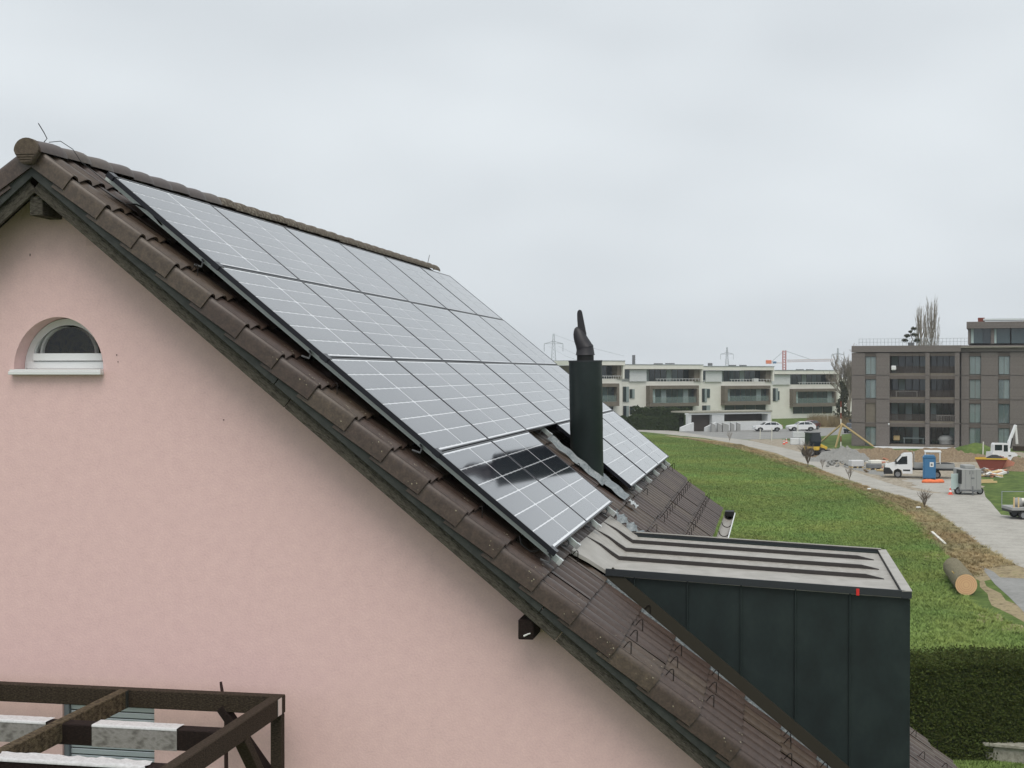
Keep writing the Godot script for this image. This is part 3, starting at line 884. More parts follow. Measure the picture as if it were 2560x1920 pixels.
# ---------- pergola before the gable ----------
func pergola():
	var P := thing("timber_pergola", "dark weathered timber pergola frame standing against the pink gable", "pergola", V(-3.39, -CY, 9.09))
	var y := -2.25
	var s := st()
	hb(s, -6.4, -3.344, y - 0.128, y, 9.06, 9.14, 0.006)
	obj("beam", s, M.wood_dark, P)
	s = st()
	hb(s, -6.4, -3.43, y - 0.145, y - 0.012, 8.14, 8.255, 0.006)
	obj("beam", s, M.wood_deep, P)
	s = st()
	hb(s, -6.0, -3.43, y - 0.15, y - 0.012, 7.32, 7.44, 0.006)
	obj("beam", s, M.wood_deep, P)
	for x in [[-3.425, -3.346], [-4.555, -4.487], [-5.66, -5.59]]:
		s = st()
		hb(s, x[0], x[1], y - 0.13, y + 0.002, 6.3, 9.058, 0.006)
		obj("rafter", s, M.wood_worn if x[0] < -4 else M.wood_dark, P)
	s = st()
	hb(s, -3.428, -3.349, -CY, y - 0.13, 9.063, 9.137, 0.006)
	obj("post", s, M.wood_dark, P)
	s = st()
	hb(s, -6.3, -6.22, -CY, y - 0.13, 9.063, 9.137, 0.006)
	obj("post", s, M.wood_dark, P)
	s = st()
	hb(s, -3.425, -3.346, -CY, y - 0.135, 6.4, 6.48, 0.006)
	obj("post", s, M.wood_dark, P)
	s = st()
	beam(s, V(-3.386, y - 0.12, 8.42), V(-3.386, y - 0.85, 9.1), 0.07, 0.085, Vector3(1, 0, 0), 0.004)
	obj("brace", s, M.wood_dark, P)
	s = st()
	beam(s, V(-3.80, y - 0.10, 9.1), V(-3.37, y - 0.66, 9.1), 0.055, 0.10, Vector3(0, 0, 1), 0.004)
	obj("brace", s, M.wood_deep, P)
	s = st()
	hb(s, -3.344, -3.341, y - 0.12, y - 0.005, 8.985, 9.058)
	obj("bracket", s, M.alu_bright, P)
	s = st()
	hb(s, -4.486, -4.483, y - 0.125, y - 0.003, 9.02, 9.058)
	obj("bracket", s, M.barge, P)
	# white film wrapped over the beams
	rng.seed = 5
	for e in [[-6.3, -4.60, 8.14, 8.255], [-4.28, -3.70, 8.14, 8.255], [-6.0, -3.52, 7.32, 7.44]]:
		s = st(true)
		var n := int((e[1] - e[0]) / 0.03)
		var prev := []
		for k in n + 1:
			var x: float = lerp(e[0], e[1], float(k) / n)
			var row := []
			for m in 5: row.append(V(x, y - 0.005 + rng.randf_range(-0.001, 0.002) * (4.0 if e[2] < 8 else 1.0), lerp(e[2] - 0.006, e[3] + 0.004, m / 4.0)))
			row.insert(0, V(x, y - 0.02, e[2] - 0.006))
			if k > 0:
				for m in 5: q4(s, prev[m], row[m], row[m + 1], prev[m + 1])
			prev = row
		obj("white_film", s, M.film, P)
		if e[2] > 8:
			s = st()
			hb(s, e[0], e[1], y - 0.146, y - 0.018, e[2] - 0.004, e[2] - 0.002)
			obj("grey_film", s, M.film_grey, P)
	var rod := thing("rusty_rod", "thin rusty iron rod standing between the pergola and the pink wall", "rod", V(-3.83, -CY, 9.25))
	s = st()
	tube(s, [V(-3.87, -2.21, 9.25), V(-3.866, -2.24, 9.25), V(-3.858, -2.29, 9.25), V(-3.832, -2.44, 9.25), V(-3.83, -2.8, 9.25), V(-3.83, -CY, 9.25)], 0.009, 0.016, 6)
	obj("rod_shaft", s, M.rust, rod)

# ---------- beyond the field ----------
func far_materials(z, fine, mid, big, cell, grain, gfine):
	tmat("grass", ramp_tex(z, mid, 0.5, fine, 0.5, [rgb(83, 99, 57), rgb(98, 116, 67), rgb(115, 131, 79)], 1.5), Vector3(0.11, 0.11, 0.11), 0.95, null, 0.0, true, 0.2)
	var g: StandardMaterial3D = M.grass
	g.detail_enabled = true
	g.detail_albedo = ramp_tex(z, big, 0.7, mid, 0.3, [rgb(196, 204, 192), rgb(226, 230, 214), rgb(255, 250, 230)], 1.3)
	g.detail_blend_mode = BaseMaterial3D.BLEND_MODE_MUL
	tmat("dry", ramp_tex(z, mid, 0.5, fine, 0.5, [rgb(106, 95, 74), rgb(136, 124, 99), rgb(156, 143, 116), rgb(120, 117, 80)], 1.6), Vector3(0.16, 0.16, 0.16), 0.95, null, 0.0, true, 0.2)
	tmat("dirt", ramp_tex(z, mid, 0.55, fine, 0.45, [rgb(116, 106, 92), rgb(146, 138, 124), rgb(166, 158, 144), rgb(132, 120, 102)], 1.7), Vector3(0.12, 0.12, 0.12), 0.95, gfine, 2.0, true, 0.2)
	tmat("road", ramp_tex(z, big, 0.5, fine, 0.5, [rgb(146, 143, 136), rgb(164, 161, 154), rgb(178, 175, 168)], 1.3), Vector3(0.16, 0.16, 0.16), 0.9, null, 0.0, true, 0.3)
	tmat("asphalt", ramp_tex(z, big, 0.5, fine, 0.5, [rgb(124, 124, 122), rgb(138, 138, 136), rgb(150, 150, 148)], 1.3), Vector3(0.14, 0.14, 0.14), 0.9, null, 0.0, true, 0.3)
	tmat("concrete", ramp_tex(z, mid, 0.6, fine, 0.4, [rgb(126, 124, 112), rgb(152, 150, 138), rgb(172, 170, 158)], 1.5), Vector3(0.7, 0.7, 0.7), 0.9, gfine, 0.4, true, 0.3)
	tmat("gravel", ramp_tex(z, cell, 0.5, fine, 0.5, [rgb(110, 110, 108), rgb(142, 142, 139), rgb(170, 169, 165)], 1.5), Vector3(0.6, 0.6, 0.6), 0.95, gfine, 3.0, true, 0.2)
	tmat("earth", ramp_tex(z, mid, 0.5, fine, 0.5, [rgb(98, 84, 68), rgb(130, 114, 94), rgb(158, 142, 116)], 1.5), Vector3(0.4, 0.4, 0.4), 0.95, gfine, 3.0, true, 0.2)
	tmat("cream", ramp_tex(z, big, 0.6, fine, 0.4, [rgb(216, 215, 207), rgb(223, 222, 214), rgb(229, 228, 221)], 1.2), Vector3(0.2, 0.2, 0.2), 0.9, null, 0.0, true, 0.2)
	tmat("white_wall", ramp_tex(z, mid, 0.6, fine, 0.4, [rgb(196, 199, 200), rgb(206, 209, 210), rgb(214, 216, 217)], 1.2), Vector3(0.3, 0.3, 0.3), 0.9, null, 0.0, true, 0.2)
	tmat("taupe", ramp_tex(z, grain, 0.5, big, 0.5, [rgb(104, 98, 88), rgb(114, 107, 97), rgb(122, 116, 106)], 1.2), Vector3(0.4, 0.4, 0.4), 0.8, null, 0.0, true, 0.3)
	var vert := PackedByteArray()
	vert.resize(z * z)
	for y in z:
		for x in z: vert[y * z + x] = grain[x * z + y]
	tmat("brown_wall", ramp_tex(z, vert, 0.7, fine, 0.3, [rgb(93, 88, 85), rgb(115, 109, 106), rgb(136, 130, 126)], 1.9), Vector3(0.25, 0.25, 0.25), 0.9, null, 0.0, true, 0.2)
	mat("brown_dark", rgb(92, 84, 78), 0.7)
	mat("slat_brown", rgb(62, 54, 49), 0.7)
	mat("curtain", rgb(142, 154, 154), 0.9)
	mat("curtain_pale", rgb(178, 196, 194), 0.9)
	mat("far_glass", rgb(58, 74, 78), 0.06, 0.0, 0.6)
	mat("far_glass2", rgb(44, 54, 60), 0.06, 0.0, 0.6)
	var p2 := mat("far_pane", Color(0.55, 0.62, 0.62, 0.22), 0.04, 0.0, 0.5)
	p2.transparency = BaseMaterial3D.TRANSPARENCY_ALPHA
	mat("tyre", rgb(26, 26, 27), 0.8)
	mat("rim", rgb(140, 142, 146), 0.4, 0.6)
	mat("car_white", rgb(226, 228, 230), 0.25, 0.0, 0.5)
	mat("car_red", rgb(84, 26, 32), 0.25)
	mat("car_dark", rgb(40, 46, 54), 0.25)
	mat("car_glass", rgb(30, 38, 46), 0.05, 0.0, 0.6)
	mat("black", rgb(24, 25, 27), 0.6)
	mat("grey_box", rgb(152, 153, 152), 0.6)
	mat("grey_mid", rgb(112, 114, 116), 0.6)
	mat("blue_plastic", rgb(52, 108, 150), 0.5)
	mat("orange", rgb(226, 118, 70), 0.7)
	mat("cone_red", rgb(222, 86, 62), 0.6)
	mat("skip_red", rgb(118, 56, 42), 0.75)
	mat("skip_pale", rgb(190, 128, 106), 0.75)
	mat("yellow", rgb(214, 178, 62), 0.5)
	mat("lath", rgb(206, 180, 132), 0.8)
	mat("pale_post", rgb(204, 204, 194), 0.8)
	mat("pink_cloth", rgb(206, 120, 122), 0.8)
	mat("crane_red", rgb(186, 92, 80), 0.6)
	mat("crane_white", rgb(210, 196, 198), 0.6)
	mat("steel", rgb(138, 146, 150), 0.6)
	mat("twig", rgb(104, 92, 80), 0.9)
	mat("twig_pale", rgb(132, 124, 114), 0.9)
	mat("cut_wood", rgb(216, 178, 136), 0.85)
	tmat("bark", ramp_tex(z, grain, 0.5, cell, 0.5, [rgb(92, 86, 70), rgb(126, 120, 100), rgb(152, 146, 126)], 1.6), Vector3(0.6, 0.6, 0.6), 0.95, gfine, 3.0, false, 0.2)
	for e in [["leaf_dark", rgb(66, 82, 48)], ["leaf_hedge", rgb(82, 94, 47)], ["blade", rgb(123, 143, 85)], ["straw", rgb(148, 136, 110)], ["conifer", rgb(84, 86, 66)]]:
		var m := mat(e[0], e[1], 0.8, 0.0, 0.3)
		m.vertex_color_use_as_albedo = true
		m.cull_mode = BaseMaterial3D.CULL_DISABLED

func fac(u: float, v: float, turn: float, y := 0.0) -> Dictionary:     # a facade plane standing on the ground at that pixel; turn > 0 recedes to the right
	var e := (right() * cos(turn) + ahead() * sin(turn)).normalized()
	return {"o": gp(u, v, y), "e": e, "n": e.cross(Vector3.UP).normalized() * -1.0}
func fxy(f: Dictionary, u: float, v: float) -> Vector2:
	var c := Vector3(0, CY, 0)
	var r := ray(u, v)
	var n: Vector3 = f.n
	var p: Vector3 = c + r * ((f.o - c).dot(n) / r.dot(n))
	return Vector2((p - f.o).dot(f.e), p.y)
func fbox(s: SurfaceTool, f: Dictionary, a: Vector2, b: Vector2, z0: float, z1: float, bev := 0.0):    # z towards the viewer
	var n: Vector3 = f.n
	if n.dot(ahead()) > 0: n = -n
	var o := Vector3(f.o.x, 0, f.o.z)
	var mid: Vector3 = o + f.e * (a.x + b.x) / 2.0 + Vector3.UP * (a.y + b.y) / 2.0 + n * (z0 + z1) / 2.0
	bb(s, Transform3D(Basis(f.e, Vector3.UP, n), mid), Vector3(abs(b.x - a.x), abs(b.y - a.y), abs(z1 - z0)), bev)
func frect(called: String, f: Dictionary, cr: Array, r: Array, z0: float, z1: float, m: Material, parent: Node) -> MeshInstance3D:
	var s := st()
	var a := fxy(f, cr[0] + r[0] / cr[2], cr[1] + (r[1] + r[3]) / 2.0 / cr[2])
	var b := fxy(f, cr[0] + r[2] / cr[2], cr[1] + (r[1] + r[3]) / 2.0 / cr[2])
	var mu: float = cr[0] + (r[0] + r[2]) / 2.0 / cr[2]
	var ya := fxy(f, mu, cr[1] + r[1] / cr[2]).y
	var yb := fxy(f, mu, cr[1] + r[3] / cr[2]).y
	fbox(s, f, Vector2(a.x, ya), Vector2(b.x, yb), z0, z1)
	return obj(called, s, m, parent)
func opening(called: String, f: Dictionary, cr: Array, r: Array, back: float, parent: Node, cols: Array):
	# a glazed opening: panes with mullions, set at depth back
	var o := part(called, parent)
	var n := cols.size()
	for i in n:
		var x0: float = lerp(float(r[0]), float(r[2]), float(i) / n)
		var x1: float = lerp(float(r[0]), float(r[2]), float(i + 1) / n)
		var g: float = (x1 - x0) * 0.05
		frect("pane", f, cr, [x0 + g, r[1], x1 - g, r[3]], back - 0.06, back, M[cols[i]], o)
	frect("frame", f, cr, [r[0], r[1], r[2], r[3]], back - 0.2, back - 0.08, M.taupe, o)

func white_block(called: String, label: String, f: Dictionary, cr: Array, d: Dictionary):
	var B := thing(called, label, "building", Vector3(f.o.x, 0, f.o.z), "cream terraced apartment blocks")
	var b: Array = d.body
	frect("wall", f, cr, [b[0], b[1], b[2], b[3]], -12.0, -0.6, M.cream, B)
	# top storey
	var r: Array = d.roof
	frect("roof", f, cr, r, -10.0, 0.3, M.cream, B)
	frect("roof_edge", f, cr, [r[0], r[1] - 7, r[2], r[1] - 1], -10.2, 0.4, M.steel, B)
	if d.has("white"): frect("white_wall", f, cr, d.white, -9.0, -0.3, M.white_wall, B)
	if d.has("post"): frect("end_post", f, cr, d.post, -8.0, 0.1, M.cream, B)
	if d.has("loggia"):
		var l: Array = d.loggia
		frect("loggia_back", f, cr, [l[0], l[1], l[2], l[3]], -9.0, -2.2, M.taupe, B)
		opening("glazing", f, cr, [l[0] + (l[2] - l[0]) * 0.04, l[1] + 4, l[0] + (l[2] - l[0]) * 0.9, l[3]], -2.0, B, d.cols)
		frect("side_panel", f, cr, [l[0] + (l[2] - l[0]) * 0.9, l[1], l[2], l[3]], -2.2, -0.4, M.taupe, B)
		var R2 := part("railing", B)
		var h: float = l[3] - l[1]
		frect("top_rail", f, cr, [l[0] + (l[2] - l[0]) * 0.16, l[3] - h * 0.22, l[2], l[3] - h * 0.19], -0.3, -0.25, M.white_paint, R2)
		for k in 14:
			var x: float = lerp(l[0] + (l[2] - l[0]) * 0.16, float(l[2]), (k + 0.5) / 14.0)
			frect("baluster", f, cr, [x - 2.0, l[3] - h * 0.19, x + 2.0, l[3]], -0.3, -0.26, M.white_paint, R2)
	if d.has("leftwin"): opening("window", f, cr, d.leftwin, -0.25, B, ["far_glass2"])
	# the framed balcony below
	var x: Array = d.box
	var q: Array = d.inner
	var K := part("balcony_frame", B)
	frect("lintel", f, cr, [x[0], x[1], x[2], q[1]], -0.7, 0.5, M.taupe, K)
	frect("apron", f, cr, [x[0], q[3], x[2], x[3]], -0.7, 0.5, M.taupe, K)
	frect("jamb", f, cr, [x[0], q[1], q[0], q[3]], -0.7, 0.5, M.taupe, K)
	frect("jamb", f, cr, [q[2], q[1], x[2], q[3]], -0.7, 0.5, M.taupe, K)
	opening("glazing", f, cr, q, -0.35, B, d.cols2)
	frect("balustrade", f, cr, [q[0], lerp(float(q[1]), float(q[3]), 0.57), q[2], q[3]], 0.3, 0.33, M.far_pane, B)
	for w in d.get("wins", []): opening("window", f, cr, w, -0.45, B, ["far_glass2", "curtain"] if (w[2] - w[0]) > 60 else ["far_glass"])
	for w in d.get("ground", []): opening("garden_door", f, cr, w, -0.5, B, ["far_glass2", "far_glass2", "far_glass2", "car_glass"])
	for w in d.get("roofbits", []): frect("roof_vent", f, cr, w, -4.0, -3.4, M.grey_mid, B)

func far_blocks():
	var A := [1500.0, 860.0, 7.373]
	var B := [1760.0, 860.0, 5.53]
	var turn := 0.55
	var f1 := fac(1505, 1071.8, turn)
	white_block("apartment_block", "cream apartment block partly hidden by the green chimney", f1, A, {"body": [-420, 640, 445, 1500], "roof": [-430, 310, 443, 390], "post": [420, 390, 446, 640], "loggia": [-300, 396, 418, 640], "cols": ["far_glass", "far_glass2", "far_glass2", "curtain", "far_glass2", "far_glass2"], "box": [-250, 728, 326, 1145], "inner": [-200, 792, 286, 1066], "cols2": ["far_glass2", "far_glass2", "far_glass", "far_glass2"], "ground": [[-200, 1160, 280, 1300]], "roofbits": [[-70, 290, -10, 306]]})
	var f2 := fac(1681.5, 1065, turn)
	white_block("apartment_block", "cream apartment block with a slim flue on its roof above the dark hedge", f2, A, {"body": [447, 690, 1893, 1500], "roof": [440, 382, 1888, 462], "white": [565, 470, 878, 690], "post": [1866, 455, 1892, 690], "loggia": [885, 464, 1864, 690], "leftwin": [456, 472, 560, 640], "cols": ["curtain", "far_glass2", "far_glass2", "far_glass2", "curtain", "far_glass", "far_glass2", "far_glass2"], "box": [885, 765, 1792, 1146], "inner": [942, 826, 1756, 1086], "cols2": ["curtain_pale", "far_glass", "curtain", "far_glass2", "far_glass2", "far_glass", "curtain", "far_glass2"], "wins": [[456, 786, 566, 1066], [580, 832, 670, 1000], [460, 1142, 566, 1370], [582, 1152, 672, 1300]], "ground": [[948, 1156, 1750, 1260]], "roofbits": [[1240, 352, 1370, 372], [1450, 350, 1590, 370], [838, 200, 860, 374]]})
	var f3 := fac(1865, 1056.4, turn)
	white_block("apartment_block", "cream apartment block with a white box on its upper balcony behind the garage", f3, B, {"body": [-20, 520, 965, 1180], "roof": [-24, 312, 957, 362], "white": [36, 374, 262, 522], "post": [944, 360, 966, 514], "loggia": [266, 366, 942, 520], "leftwin": [-18, 376, 32, 500], "cols": ["curtain", "far_glass2", "far_glass", "far_glass2", "curtain", "far_glass2", "far_glass", "far_glass2"], "box": [262, 576, 897, 842], "inner": [306, 620, 880, 790], "cols2": ["curtain", "far_glass2", "far_glass2", "far_glass", "far_glass2", "far_glass2", "curtain", "far_glass2"], "wins": [[-2, 616, 64, 800], [66, 620, 106, 742], [0, 850, 110, 930]], "ground": [[312, 842, 880, 950]], "roofbits": [[525, 288, 605, 306], [675, 288, 750, 306], [238, 262, 276, 300]]})
	frect("balcony_cabinet", f3, B, [728, 476, 792, 520], -1.4, -0.8, M.white_paint, get_node("apartment_block_002"))
	var f4 := fac(2033, 1044.8, turn)
	white_block("apartment_block", "cream apartment block below the red tower crane", f4, B, {"body": [968, 560, 1862, 1160], "roof": [966, 366, 1857, 416], "white": [974, 424, 1206, 562], "post": [1845, 412, 1864, 556], "loggia": [1212, 418, 1843, 560], "cols": ["far_glass", "far_glass2", "far_glass2", "curtain", "far_glass2", "far_glass", "far_glass2", "far_glass2"], "box": [1210, 618, 1810, 864], "inner": [1252, 656, 1786, 816], "cols2": ["curtain_pale", "far_glass2", "far_glass2", "far_glass2", "far_glass", "far_glass2", "far_glass2", "curtain"], "wins": [[976, 612, 1046, 790], [1046, 652, 1066, 772]], "ground": [[1256, 866, 1800, 960]], "roofbits": [[1450, 348, 1535, 364], [1590, 348, 1670, 364]]})
	var f5 := fac(2110, 1041, turn)
	var E := thing("apartment_block", "narrow cream building end showing beside the brown apartment house", "building", Vector3(f5.o.x, 0, f5.o.z), "cream terraced apartment blocks")
	frect("roof", f5, B, [1862, 466, 2300, 506], -10.0, 0.3, M.cream, E)
	frect("wall", f5, B, [1868, 506, 2300, 1150], -9.0, -0.3, M.cream, E)
	# garage in the retaining wall
	var g := fac(1690, 1080, turn * 0.9)
	var G := thing("underground_garage", "long white concrete garage front with dark openings under the terrace", "garage", Vector3(g.o.x, 0, g.o.z))
	frect("roof_slab", g, A, [1630, 1236, 3160, 1262], -5.0, 0.25, M.concrete, G)
	frect("white_edge", g, A, [1628, 1264, 3150, 1292], -1.0, 0.1, M.white_paint, G)
	frect("pier", g, A, [1626, 1292, 1684, 1600], -0.7, 0.0, M.white_wall, G)
	frect("pier", g, A, [2066, 1292, 2290, 1600], -6.0, 0.0, M.white_wall, G)
	frect("door", g, A, [1684, 1294, 2066, 1600], -0.9, -0.7, M.slat_brown, G)
	frect("low_wall", g, A, [2290, 1425, 3140, 1640], -0.3, 0.0, M.white_wall, G)
	frect("opening_back", g, A, [2290, 1296, 3090, 1425], -4.0, -1.6, M.slat_brown, G)
	frect("pier", g, A, [3090, 1292, 3146, 1425], -6.0, 0.0, M.white_wall, G)
	for w in [[[1385, 1605], [1390, 1530], [1624, 1440], [1624, 1605]], [[1835, 1610], [1840, 1530], [2046, 1430], [2046, 1610]]]:
		var s := st()
		var poly := PackedVector2Array()
		for p in w: poly.append(fxy(g, A[0] + p[0] / A[2], A[1] + p[1] / A[2]))
		var n: Vector3 = g.n
		if n.dot(ahead()) > 0: n = -n
		prism(s, poly, 1.2, 1.6, Transform3D(Basis(g.e, Vector3.UP, n), Vector3(g.o.x, 0, g.o.z)))
		obj("ramp_wall", s, M.white_wall, G)
	# waste columns
	var wl := ["nearest the white ramp wall", "second from the ramp wall", "and the widest, in the middle of its row", "second from the white cars", "next to the white estate car"]
	var wi := -1
	for q in [[95, 1095, 150, 1215], [180, 1088, 240, 1214], [248, 1092, 340, 1214], [362, 1086, 416, 1210], [446, 1080, 500, 1206]]:
		wi += 1
		var u: float = B[0] + (q[0] + q[2]) / 2.0 / B[2]
		var p := gp(u, B[1] + q[3] / B[2])
		var t := thing("waste_container", "grey waste container with slanted lid, %s" % wl[wi], "bin", p, "waste containers before the garage")
		var s := st()
		var w: float = (q[2] - q[0]) / B[2] / F * p.distance_to(Vector3(0, CY, 0)) * 0.9
		var xf := Transform3D(Basis(right(), Vector3.UP, -ahead()), Vector3.ZERO)
		prism(s, PackedVector2Array([Vector2(-w / 2, 0), Vector2(w / 2, 0), Vector2(w / 2, 1.15), Vector2(-w / 2, 1.45)]), -0.5, 0.5, xf)
		obj_local("housing", s, M.grey_box, t)
		s = st()
		prism(s, PackedVector2Array([Vector2(-w / 2 - 0.04, 1.46), Vector2(w / 2 + 0.04, 1.16), Vector2(w / 2 + 0.04, 1.24), Vector2(-w / 2 - 0.04, 1.54)]), -0.54, 0.54, xf)
		obj_local("lid", s, M.white_paint, t)

func brown_building():
	var C := [2120.0, 760.0, 4.484]
	var f := fac(2130, 1114.6, -0.34)
	var B := thing("brown_apartment_building", "four storey brown ribbed apartment building with recessed balconies and a penthouse", "building", Vector3(f.o.x, 0, f.o.z))
	var lv := [864.8, 881.5, 938.4, 997.5, 1056.6, 1114.6]
	var ys := []
	for v in lv: ys.append(fxy(f, 2130, v).y)
	var X := func(c): return fxy(f, C[0] + c / C[2], 1000.0).x
	var add := func(called, c0, c1, y0, y1, z0, z1, m, parent):
		var s := st()
		fbox(s, f, Vector2(X.call(c0), y0), Vector2(X.call(c1), y1), z0, z1)
		return obj(called, s, M[m], parent)
	add.call("core", 60, 2600, 0.0, ys[1], -14.0, -3.0, "brown_wall", B)
	add.call("parapet", 40, 1262, ys[1] + 0.06, ys[0], -13.0, 0.12, "brown_wall", B)
	add.call("parapet", 1262, 2620, ys[1] + 0.06, ys[0], -13.0, -0.5, "brown_wall", B)
	add.call("roof_slab", 45, 2600, ys[0] - 0.3, ys[0] - 0.2, -13.0, 0.0, "concrete", B)
	var cols := [[40, 190, 0.0], [315, 466, 0.0], [866, 914, 0.05], [1196, 1250, 0.05], [1268, 1356, -0.6], [1490, 1682, -0.6], [1816, 2080, -0.6], [2210, 2600, -0.6]]
	rng.seed = 12
	for fl in 4:
		var y1: float = ys[fl + 1] - 0.05
		var y0: float = ys[fl + 2] + 0.05
		for c in cols: add.call("wall_panel", c[0], c[1], y0, y1, c[2] - 0.5, c[2] + rng.randf_range(-0.01, 0.01), "brown_wall", B)
		add.call("floor_joint", 44, 1262, y0 - 0.1, y0, -3.0, -0.12, "brown_wall", B)
		add.call("floor_joint", 1262, 2600, y0 - 0.1, y0, -3.0, -0.72, "brown_wall", B)
		for w in [[190, 315, -0.15], [1356, 1490, -0.75], [1682, 1816, -0.75], [2080, 2210, -0.75]]:
			var z: float = w[2]
			add.call("lintel", w[0], w[1], y1 - 0.45, y1, z - 0.3, z, "brown_dark", B)
			var shut: bool = fl == 2 and w[0] == 190
			var W := part("window", B)
			var m: float = (w[0] + w[1]) / 2.0
			if shut: add.call("blind", w[0] + 6, w[1] - 6, y0 + 0.02, y1 - 0.46, z - 0.3, z - 0.12, "taupe", W)
			else:
				add.call("pane", w[0] + 9, m - 5, y0 + 0.12, y1 - 0.5, z - 0.3, z - 0.2, ["curtain", "far_glass", "curtain"][rng.randi() % 3], W)
				add.call("pane", m + 5, w[1] - 7, y0 + 0.12, y1 - 0.5, z - 0.3, z - 0.2, ["curtain", "far_glass", "curtain"][rng.randi() % 3], W)
				add.call("frame", w[0], w[1], y0 + 0.02, y1 - 0.46, z - 0.5, z - 0.32, "taupe", W)
				add.call("glass", w[0] + 6, w[1] - 6, y0 + 0.1, y1 - 0.5, z - 0.17, z - 0.16, "far_pane", W)
		for l in [[466, 866, 5], [914, 1196, 4]]:
			var L := part("loggia", B)
			add.call("lintel", l[0], l[1], y1 - 0.42, y1, -0.5, -0.1, "brown_dark", L)
			add.call("ceiling", l[0], l[1], y1 - 0.1, y1, -2.9, -0.55, "concrete", L)
			add.call("floor_slab", l[0], l[1], y0, y0 + 0.25, -2.9, -0.15, "taupe", L)
			for k in l[2]:
				var a: float = lerp(float(l[0]), float(l[1]), (k + 0.06) / l[2])
				var b: float = lerp(float(l[0]), float(l[1]), (k + 0.94) / l[2])
				add.call("pane", a, b, y0 + 0.26, y1 - 0.45, -2.95, -2.8, ["far_glass", "far_glass2", "curtain", "far_glass2", "far_glass2"][rng.randi() % 5], L)
			if fl < 3:
				for k in int((l[1] - l[0]) / 9.0):
					add.call("baluster", l[0] + 2 + 9.0 * k, l[0] + 7.5 + 9.0 * k, y0 + 0.25, y0 + 1.1, -0.22, -0.18, "slat_brown", L)
				add.call("handrail", l[0], l[1], y0 + 1.1, y0 + 1.15, -0.26, -0.14, "slat_brown", L)
	add.call("plinth", 1262, 2600, -1.2, ys[5] + 0.1, -3.0, -0.4, "concrete", B)
	# penthouse
	var yr: float = ys[0]
	var f2 := f.duplicate()
	var n: Vector3 = f.n
	if n.dot(ahead()) > 0: n = -n
	f2.o = f.o - n * 3.5
	var P := part("penthouse", B)
	frect("fascia", f2, C, [1330, 195, 2400, 270], -8.0, 0.5, M.brown_wall, P)
	frect("corner", f2, C, [1345, 270, 1372, 450], -8.0, 0.1, M.brown_wall, P)
	frect("back", f2, C, [1372, 270, 2400, 450], -7.0, -2.0, M.brown_wall, P)
	for w in [[1376, 1408, "curtain_pale"], [1410, 1510, "far_glass"], [1514, 1600, "far_glass2"], [1640, 1664, "curtain_pale"], [1666, 1816, "far_glass"], [1832, 2000, "far_glass"], [2010, 2180, "far_glass2"]]: frect("window", f2, C, [w[0], 274, w[1], 440], -0.35, -0.25, M[w[2]], P)
	frect("wall", f2, C, [1602, 270, 1638, 450], -0.5, 0.0, M.brown_wall, P)
	frect("chimney", f2, C, [1455, 150, 1530, 198], -3.0, -1.0, M.skip_red, P)
	frect("roof_panel", f2, C, [1515, 158, 2400, 178], -3.0, -0.5, M.alu_bright, P)
	# railing round the roof
	var Q := part("roof_railing", B)
	for k in 30: add.call("post", 112 + 41.0 * k, 115 + 41.0 * k, yr, yr + 0.95, -1.03, -1.0, "steel", Q)
	for h in [0.5, 0.95]: add.call("rail", 110, 1342, yr + h - 0.03, yr + h, -1.04, -1.0, "steel", Q)
	# what stands on the balconies and roof
	var bits := [["white_bag", "white bag hanging over the railing of the top balcony", "bag", [486, 692, 540, 742], -0.1, 0.15, "white_paint"],
		["wooden_chest", "ochre wooden chest in the ground floor loggia", "chest", [500, 1480, 572, 1535], -2.2, -1.4, "lath"],
		["wall_lamp", "small white box lamp on the brown wall beside the loggia", "lamp", [449, 1336, 466, 1358], 0.0, 0.12, "white_paint"]]
	for b in bits:
		var s := st()
		var a := fxy(f, C[0] + b[3][0] / C[2], C[1] + b[3][1] / C[2])
		var c := fxy(f, C[0] + b[3][2] / C[2], C[1] + b[3][3] / C[2])
		fbox(s, f, a, c, b[4], b[5], 0.08)
		tag(obj(b[0], s, M[b[6]]), b[1], b[2])
	var nn := n
	var base := func(c0, z, y): return Vector3(f.o.x, y, f.o.z) + f.e * X.call(c0) + nn * z
	# covered grill
	var g := thing("covered_grill", "grey fabric covered grill standing in the ground floor loggia", "grill", base.call(1092, -1.5, 0.35))
	var s2 := st(true)
	lathe(s2, [Vector2(0.75, 0.0), Vector2(0.8, 0.45), Vector2(0.95, 0.6), Vector2(0.8, 0.95), Vector2(0.5, 1.15), Vector2(0.0, 1.2)], 9, Transform3D(Basis(Vector3(1.1, 0, 0), Vector3.UP, Vector3(0, 0, 0.6)), Vector3.ZERO))
	obj_local("cover", s2, M.grey_box, g)
	s2 = st()
	bx(s2, Vector3(-0.5, -0.1, -0.3), Vector3(0.5, 0.02, 0.3))
	obj_local("trolley", s2, M.black, g)
	for e in [["garden_table", "pale table tennis table in the ground floor loggia", 730.0, -1.6, 0.35, 2.7, "curtain"], ["garden_table", "pale garden table on the second floor balcony", 650.0, -1.5, ys[3] + 0.3, 2.9, "white_matt"], ["garden_bench", "slatted white bench on the first floor balcony", 1090.0, -0.9, ys[4] + 0.3, 2.3, "white_matt"]]:
		var t := thing(e[0], e[1], "table" if e[0] == "garden_table" else "bench", base.call(e[2], e[3], e[4]))
		var w: float = e[5] / 2.0
		var bs := Transform3D(Basis(f.e, Vector3.UP, nn), Vector3.ZERO)
		var s := st()
		bb(s, bs * Transform3D(Basis(), Vector3(0, 0.74, 0)), Vector3(w * 2, 0.06, 0.9))
		obj_local("top", s, M[e[6]], t)
